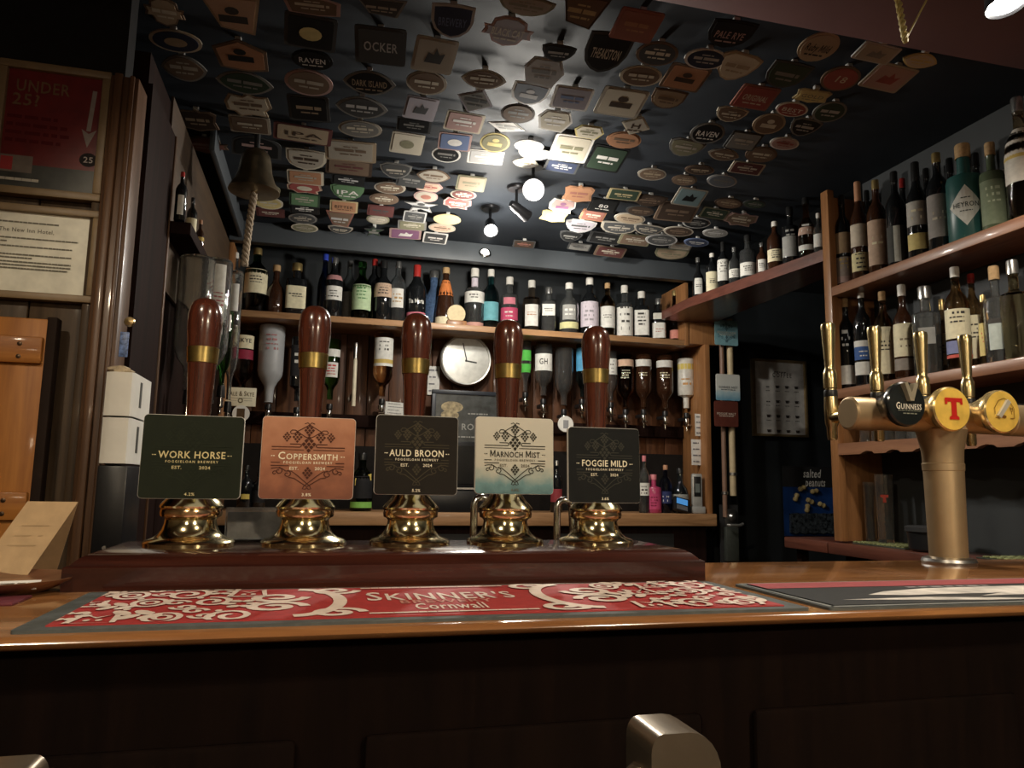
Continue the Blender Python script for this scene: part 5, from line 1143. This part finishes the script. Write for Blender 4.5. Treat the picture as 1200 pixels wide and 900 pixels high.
# rows run away from the viewer; each: px, py, width, height, shape, plate, panel, accent, text
A = [[(193, 14, 50, 34, 'banner', 'brown', 'tan', 'cream', ''), (206, 48, 68, 27, 'oval', 'cream', 'navy', 'tan', '~'), (216, 80, 58, 33, 'eye', 'grey', 'brown', 'beige', ''), (232, 141, 50, 26, 'plaque', 'brown', 'dkbrown', 'tan', ''), (241, 170, 56, 20, 'banner', 'brown', 'brick', 'pink', '')],
 [(273, 18, 76, 48, 'taper', 'tan', 'peach', 'dkgrey', '~'), (282, 65, 67, 38, 'penta', 'brown', 'orange', 'black', '~'), (287, 97, 68, 28, 'eye', 'grey', 'dkgreen', 'grey', ''), (291, 123, 58, 28, 'ragged', 'tan', 'cream', 'brown', ''), (293, 146, 50, 20, 'rect', 'beige', 'brown', 'cream', ''), (301, 172, 58, 24, 'arch', 'dkgrey', 'black', 'pink', ''), (312, 222, 34, 14, 'oval', 'olive', 'olive', 'cream', ''), (315, 238, 34, 14, 'oval', 'cream', 'yellow', 'cream', ''), (317, 249, 34, 9, 'rect', 'maroon', 'maroon', 'cream', '')],
 [(366, 6, 70, 24, 'penta', 'pink', 'brown', 'cream', ''), (364, 38, 62, 40, 'rect', 'dkgrey', 'black', 'yellow', '~'), (366, 70, 50, 24, 'oval', 'black', 'black', 'white', 'RAVEN'), (362, 97, 58, 30, 'oval', 'pink', 'brown', 'beige', ''), (362, 127, 50, 30, 'rect', 'dkgrey', 'black', 'tan', ''), (355, 157, 70, 18, 'rect', 'maroon', 'tan', 'dkbrown', 'IPA'), (359, 187, 48, 24, 'shield', 'cream', 'beige', 'dkbrown', ''), (358, 208, 43, 16, 'rect', 'cream', 'orange', 'beige', ''), (357, 220, 42, 13, 'ragged', 'peach', 'red', 'cream', '~'), (357, 234, 36, 15, 'rect', 'dkgreen', 'green', 'beige', ''), (357, 245, 36, 7, 'rect', 'black', 'black', 'white', ''), (355, 256, 34, 12, 'oval', 'grey', 'dkgrey', 'beige', ''), (357, 267, 32, 9, 'oval', 'cream', 'olive', 'beige', '')],
 [(447, 9, 60, 22, 'taper', 'grey', 'dkgrey', 'beige', ''), (446, 54, 60, 44, 'rect', 'dkgrey', 'dkgrey', 'silver', 'OCKER'), (433, 97, 62, 30, 'eye', 'grey', 'black', 'tan', 'DARK ISLAND'), (424, 126, 62, 27, 'eye', 'grey', 'dkgrey', 'silver', ''), (422, 151, 52, 20, 'oval', 'beige', 'grey', 'cream', ''), (411, 177, 60, 24, 'rect', 'tan', 'beige', 'brown', ''), (409, 196, 55, 18, 'rect', 'dkbrown', 'brown', 'maroon', ''), (408, 211, 40, 8, 'rect', 'black', 'black', 'silver', ''), (407, 225, 40, 19, 'half', 'green', 'green', 'white', 'IPA'), (403, 242, 33, 13, 'rect', 'gold', 'orange', 'dkbrown', 'BITTER'), (398, 257, 34, 18, 'taper', 'brick', 'brown', 'silver', ''), (399, 269, 30, 7, 'half', 'beige', 'dkgrey', 'cream', '')],
 [(530, 25, 52, 40, 'shield', 'silver', 'navy', 'blue', 'BREWERY'), (509, 65, 52, 40, 'rect', 'beige', 'beige', 'dkgrey', '~'), (500, 97, 50, 28, 'oval', 'beige', 'brown', 'cream', ''), (493, 127, 40, 26, 'rect', 'lilac', 'lilac', 'dkgrey', '~'), (485, 147, 42, 16, 'rect', 'dkgrey', 'black', 'grey', ''), (477, 168, 40, 24, 'rect', 'cream', 'cream', 'olive', '~'), (464, 200, 38, 18, 'half', 'grey', 'dkgrey', 'beige', ''), (482, 211, 36, 16, 'rect', 'dkgrey', 'dkgrey', 'grey', ''), (457, 220, 37, 14, 'oval', 'beige', 'brown', 'cream', ''), (450, 233, 35, 13, 'oval', 'brown', 'brown', 'cream', ''), (446, 247, 32, 12, 'rect', 'maroon', 'maroon', 'dkgrey', ''), (443, 257, 28, 11, 'oval', 'olive', 'beige', 'cream', ''), (438, 271, 24, 12, 'star', 'dkgrey', 'dkgreen', 'grey', '~')],
 [(557, 118, 48, 28, 'rhomb', 'lilac', 'grey', 'dkgrey', ''), (544, 143, 48, 22, 'rect', 'cream', 'pink', 'white', ''), (533, 166, 40, 20, 'rect', 'pink', 'blue', 'white', '~'), (523, 181, 36, 18, 'oval', 'white', 'black', 'grey', ''), (508, 206, 42, 16, 'eye', 'brown', 'beige', 'brown', ''), (502, 219, 36, 9, 'hex', 'pink', 'peach', 'red', ''), (499, 230, 30, 13, 'oval', 'pink', 'beige', 'brick', '~'), (493, 241, 42, 16, 'star', 'grey', 'silver', 'dkgrey', '~'), (486, 254, 28, 12, 'rect', 'silver', 'dkgrey', 'grey', ''), (483, 264, 34, 7, 'rect', 'grey', 'olive', 'cream', ''), (475, 274, 38, 11, 'rect', 'pink', 'purple', 'white', '~')],
 [(616, 7, 74, 18, 'half', 'olive', 'beige', 'olive', ''), (595, 37, 64, 34, 'banner', 'pink', 'lilac', 'cream', 'BLACK CAT'), (567, 93, 56, 24, 'eye', 'beige', 'brown', 'cream', ''), (594, 148, 50, 14, 'rhomb', 'white', 'white', 'silver', ''), (580, 167, 38, 22, 'oval', 'yellow', 'olive', 'yellow', '~'), (569, 184, 44, 16, 'rect', 'white', 'silver', 'white', ''), (552, 215, 36, 17, 'rect', 'olive', 'tan', 'olive', ''), (543, 228, 32, 11, 'oval', 'beige', 'maroon', 'cream', ''), (536, 238, 36, 13, 'ragged', 'pink', 'red', 'cream', ''), (524, 257, 34, 12, 'oval', 'gold', 'yellow', 'gold', ''), (518, 267, 34, 10, 'oval', 'beige', 'peach', 'brown', ''), (510, 279, 30, 12, 'rect', 'white', 'dkgrey', 'white', '')],
 [(681, 14, 62, 40, 'taper', 'dkbrown', 'brown', 'gold', ''), (654, 62, 44, 20, 'half', 'dkgrey', 'black', 'silver', ''), (637, 85, 52, 34, 'hex', 'silver', 'silver', 'grey', ''), (620, 110, 48, 25, 'shield', 'white', 'slate', 'silver', '~'), (607, 133, 44, 22, 'oval', 'dkbrown', 'brown', 'grey', ''), (670, 115, 50, 26, 'rect', 'white', 'lilac', 'blue', ''), (650, 142, 46, 24, 'hex', 'white', 'cream', 'white', ''), (669, 174, 50, 30, 'rect', 'white', 'cream', 'olive', ''), (620, 171, 38, 14, 'oval', 'white', 'white', 'silver', ''), (627, 181, 44, 13, 'half', 'white', 'white', 'cream', ''), (616, 191, 34, 12, 'eye', 'cream', 'white', 'tan', ''), (658, 195, 44, 13, 'rect', 'dkgrey', 'navy', 'silver', '')],
 [(746, 30, 58, 36, 'rect', 'brick', 'brick', 'orange', ''), (710, 62, 58, 48, 'shield', 'dkgrey', 'black', 'cream', 'THEAKSTON'), (770, 63, 56, 28, 'oval', 'brown', 'dkgrey', 'cream', ''), (751, 89, 56, 24, 'oval', 'cream', 'brown', 'cream', ''), (728, 120, 60, 32, 'rect', 'beige', 'cream', 'dkbrown', '~'), (745, 147, 40, 22, 'rhomb', 'cream', 'beige', 'dkbrown', 'H'), (690, 155, 40, 15, 'hex', 'yellow', 'cream', 'olive', ''), (731, 164, 46, 19, 'oval', 'orange', 'orange', 'brown', ''), (711, 186, 48, 28, 'rect', 'black', 'dkgreen', 'white', ''), (678, 227, 38, 20, 'plaque', 'orange', 'orange', 'brick', ''), (659, 241, 34, 18, 'ragged', 'white', 'pink', 'purple', '~'), (649, 253, 34, 14, 'plaque', 'yellow', 'yellow', 'white', ''), (731, 228, 42, 12, 'rect', 'gold', 'dkgreen', 'gold', ''), (707, 241, 38, 15, 'rect', 'black', 'black', 'white', '80'), (695, 252, 32, 12, 'rect', 'orange', 'brick', 'cream', ''), (680, 265, 40, 15, 'half', 'silver', 'lilac', 'dkgrey', ''), (668, 277, 30, 12, 'half', 'dkgrey', 'black', 'grey', ''), (614, 286, 28, 8, 'rect', 'dkgrey', 'dkbrown', 'brick', '')],
 [(855, 40, 62, 32, 'shield', 'black', 'black', 'pink', 'PALE RYE'), (863, 78, 58, 32, 'half', 'tan', 'cream', 'tan', ''), (827, 69, 58, 24, 'oval', 'white', 'navy', 'silver', ''), (803, 91, 56, 28, 'rect', 'brown', 'orange', 'dkbrown', '~'), (782, 116, 46, 22, 'shield', 'brown', 'tan', 'brown', ''), (803, 173, 50, 20, 'half', 'grey', 'olive', 'beige', ''), (764, 204, 38, 14, 'oval', 'beige', 'brown', 'tan', ''), (802, 211, 34, 12, 'oval', 'brown', 'brown', 'tan', '')]]
R = [(959, 55, 54, 34, 'oval', 'tan', 'tan', 'black', 'Ruby Mild'), (1027, 62, 58, 20, 'rect', 'silver', 'beige', 'grey', '~'), (1078, 71, 54, 18, 'eye', 'yellow', 'cream', 'yellow', ''), (1041, 91, 62, 28, 'rect', 'beige', 'pink', 'red', '~'), (985, 92, 54, 28, 'oval', 'brown', 'red', 'cream', '18'), (921, 88, 58, 30, 'shield', 'dkgrey', 'dkgreen', 'grey', ''), (885, 114, 54, 26, 'rect', 'brick', 'red', 'cream', 'ORIGINAL'), (952, 112, 50, 16, 'plaque', 'gold', 'yellow', 'olive', 'GOLD'), (928, 128, 46, 16, 'oval', 'white', 'red', 'white', 'BEST'), (972, 131, 46, 24, 'oval', 'grey', 'dkgreen', 'silver', ''), (901, 145, 44, 24, 'oval', 'tan', 'brown', 'cream', '~'), (942, 149, 44, 20, 'half', 'grey', 'black', 'silver', ''), (919, 168, 42, 14, 'oval', 'white', 'pink', 'red', ''), (829, 156, 46, 24, 'oval', 'grey', 'black', 'white', 'RAVEN'), (856, 134, 44, 17, 'half', 'cream', 'brown', 'cream', ''), (871, 165, 44, 20, 'rect', 'dkgrey', 'grey', 'beige', ''), (848, 181, 46, 14, 'eye', 'beige', 'brown', 'cream', ''), (892, 181, 44, 18, 'oval', 'brown', 'brown', 'cream', ''), (875, 197, 46, 12, 'rect', 'cream', 'maroon', 'cream', ''), (846, 212, 42, 14, 'oval', 'silver', 'slate', 'grey', ''), (820, 199, 40, 10, 'oval', 'brown', 'dkbrown', 'tan', ''), (808, 231, 40, 20, 'rect', 'beige', 'teal', 'black', '~'), (793, 248, 52, 22, 'rect', 'brown', 'dkbrown', 'brown', ''), (761, 235, 46, 12, 'half', 'dkbrown', 'dkbrown', 'brown', ''), (751, 247, 40, 9, 'oval', 'dkgrey', 'dkbrown', 'brown', ''), (738, 256, 42, 12, 'oval', 'beige', 'tan', 'brown', ''), (725, 267, 48, 12, 'shield', 'beige', 'dkgrey', 'beige', ''), (709, 279, 44, 10, 'rect', 'dkgrey', 'black', 'grey', ''), (854, 238, 40, 9, 'oval', 'dkbrown', 'brown', 'tan', ''), (837, 250, 38, 10, 'rect', 'olive', 'dkgreen', 'cream', ''), (868, 257, 46, 15, 'ragged', 'pink', 'brown', 'cream', ''), (816, 261, 38, 12, 'oval', 'silver', 'black', 'grey', ''), (838, 273, 34, 8, 'oval', 'silver', 'grey', 'silver', ''), (795, 271, 40, 10, 'oval', 'beige', 'dkbrown', 'brown', ''), (759, 269, 42, 10, 'half', 'beige', 'dkgrey', 'beige', ''), (744, 281, 42, 12, 'rect', 'olive', 'brown', 'beige', ''), (715, 295, 40, 8, 'rect', 'brown', 'maroon', 'cream', ''), (775, 281, 42, 13, 'oval', 'silver', 'dkgrey', 'grey', ''), (816, 284, 34, 8, 'oval', 'blue', 'navy', 'silver', ''), (798, 288, 30, 8, 'rect', 'grey', 'beige', 'grey', ''), (786, 298, 44, 11, 'shield', 'olive', 'tan', 'olive', ''), (679, 289, 30, 7, 'rect', 'dkgrey', 'grey', 'dkgrey', ''), (884, 239, 32, 9, 'oval', 'dkgrey', 'dkgreen', 'grey', '')]
rows = [('%s row from left' % ORD[i+1], a) for i, a in enumerate(A)]
R.sort(key=lambda c: at(c[0], c[1], 'Z', ZC).x)
q4 = (len(R)+3)//4
for k in range(4):
    seg = sorted(R[k*q4:(k+1)*q4], key=lambda c: at(c[0], c[1], 'Z', ZC).y)
    rows.append(('%s row from left' % ORD[11+k], seg))
OM = {}
def omesh(sh, ins):
    key = (sh, ins)
    if key not in OM:
        ol_ = [(x*ins, y*ins) for x, y in outline(sh)]
        OM[key] = MB().prism(ol_, -.5, .5).mesh('clip_'+('plate' if ins == 1 else 'face'), 40)
    return OM[key]
BRK = MB().box(-.5, -.5, 0, .5, .5, 1, .08).mesh('bracket')
BRM = mat('bracket_plastic', (.55, .55, .52), .25, var=.05)
cidx = 0
for rname, seg in rows:
    for j, (px, py, wpx, hpx, sh, c0, c1, c2, txt) in enumerate(seg):
        cidx += 1; rr = random.Random(cidx*13)
        c = at(px, py, 'Z', ZC-.022); D_ = proj(c)[2]
        tilt = math.radians(9 + max(0, min(1, (D_-1.7)/1.4))*17 + rr.uniform(-2, 2)); yaw_ = math.radians(rr.uniform(-5, 5))
        ux = Vector((math.cos(yaw_), math.sin(yaw_), 0)); vy = Vector((math.sin(yaw_)*math.cos(tilt), -math.cos(yaw_)*math.cos(tilt), math.sin(tilt))); nz = ux.cross(vy)
        p0 = proj(c); pu = proj(c+ux*.05); pv = proj(c+vy*.05)
        jux, jvy = abs(pu[0]-p0[0])/.05, abs(pv[1]-p0[1])/.05; jvx = abs(pv[0]-p0[0])/.05
        Wm = wpx/(jux+.42*jvx); Wm = max(.06, min(.20, Wm)); Hm = max(.42*Wm, min(1.15*Wm, hpx/jvy))
        zc_ = ZC-.008-math.sin(tilt)*Hm/2-.004     # upper (near) edge just under the ceiling
        c = at(px, py, 'Z', zc_)
        Mx = Matrix(((ux.x, vy.x, nz.x, c.x), (ux.y, vy.y, nz.y, c.y), (ux.z, vy.z, nz.z, c.z), (0, 0, 0, 1)))
        names = {'dkgrey': 'dark grey', 'dkbrown': 'dark brown', 'dkgreen': 'dark green'}
        n0, n1 = names.get(c0, c0), names.get(c1, c1)
        lab = ('%s %s pump clip' % (n0, SHN[sh]) if c0 == c1 else '%s and %s %s pump clip' % (n0, n1, SHN[sh]))+', %s from front, %s' % (ORD[j+1], rname)
        if len(lab.split()) < 16: lab = lab.replace('pump clip', 'ceiling pump clip')
        t = thing('pump_clip', lab, 'pump clip', group='pump clips on the ceiling', M=Mx)
        pm = link('clip_plate', omesh(sh, 1), cmat(K[c0], .38), t); pm.scale = (Wm, Hm, .004)
        pf = link('clip_face', omesh(sh, .86), cmat(K[c1], .34), t); pf.scale = (Wm, Hm, .0016); pf.location.z = .0026
        d = D2(); fn = (lambda W_, H_: (lambda x, y: (x*W_, y*H_, .0039)))(Wm, Hm)
        if txt == '~':
            k_ = rr.randrange(3)
            if k_ == 0: d.ell(0, -.02, .22, .2, 14)
            elif k_ == 1: d.poly([(-.22, -.2), (-.15, .1), (-.02, .05), (.02, .24), (.12, .05), (.24, .12), (.18, -.2)])
            else: d.rect(-.24, -.16, .24, .02); d.ell(0, .14, .12, .1, 10)
        elif txt:
            d.text(txt, 0, 0, .24, .66 if len(txt) > 2 else .34)
            if rr.random() < .6: d.dashes(-.25, .25, -.24, .05, cidx)
        else:
            d.dashes(-.30, .30, .05, .13, cidx, .12)
            d.dashes(-.2, .22, -.14, .06, cidx+1, .2)
            if rr.random() < .6: d.dashes(-.14, .14, .22, .05, cidx+2, .2)
        d.build('print', cmat(K[c2], .4), t, fn)
        # plastic bracket that fixes the clip to the ceiling
        bo = link('bracket', BRK, BRM, t); bo.scale = (.016, .012, -(ZC-c.z-math.sin(tilt)*Hm*.42)/math.cos(tilt)); bo.location = (0, Hm*.42, -.002)

# ================================================================== BAR STOOL in the foreground
BZ = mat('dark_bronze', (.30, .25, .19), .32, .9, var=.12)
t = thing('bar_stool', 'dark bronze metal bar stool with square-ended back posts at the bottom edge', 'bar stool', (.04, .40, 0))
def post(x, sx):
    # D-shaped flat bar end: thick plate with rounded outer shoulder
    ol_ = [(-.020, -.5), (-.020, -.012)]+[(-.020+.008-.008*math.cos(PI/2*k/5), -.012+.012*math.sin(PI/2*k/5)) for k in range(6)]
    ol_ += [(.006, 0)]+[(.006+.022*math.sin(PI/2*k/6), -.026+.026*math.cos(PI/2*k/6)) for k in range(1, 7)]+[(.028, -.5)]
    ol_ = [(px_*sx, pz) for px_, pz in ol_]
    m = MB().prism(ol_, -.020, .020, Matrix(((1, 0, 0, x), (0, 0, 1, .07), (0, 1, 0, 1.056), (0, 0, 0, 1))))
    return m.build('back_post', BZ, t, smooth=30)
post(.187, 1); post(-.187-.012, -1)
MB().tube([(-.185, .07, 1.020), (.175, .07, 1.020)], .007, 12).build('back_rail', BZ, t)
for sx in (-.17, .17): MB().lathe([(.007, -.012), (.011, -.008), (.011, .008), (.007, .012)], 14, (sx, .07, 1.020), M=Matrix.Identity(4)).build('rail_collar', BZ, t)
MB().box(-.18, -.25, .70, .18, .08, .745, .015).build('seat', mat('seat_leather', (.05, .02, .015), .45), t)
for sx in (-.165, .165):
    for sy in (-.23, .07): MB().tube([(sx*.95, sy, .70), (sx*1.1, sy*1.05, 0)], .013, 10).build('leg', BZ, t)
    MB().tube([(sx, .07, .72), (sx*1.14, .07, .60)], .01, 8).build('brace', BZ, t)
for sy in (-.23, .07): MB().tube([(-.17, sy, .25), (.17, sy, .25)], .009, 8).build('foot_rail', BZ, t)
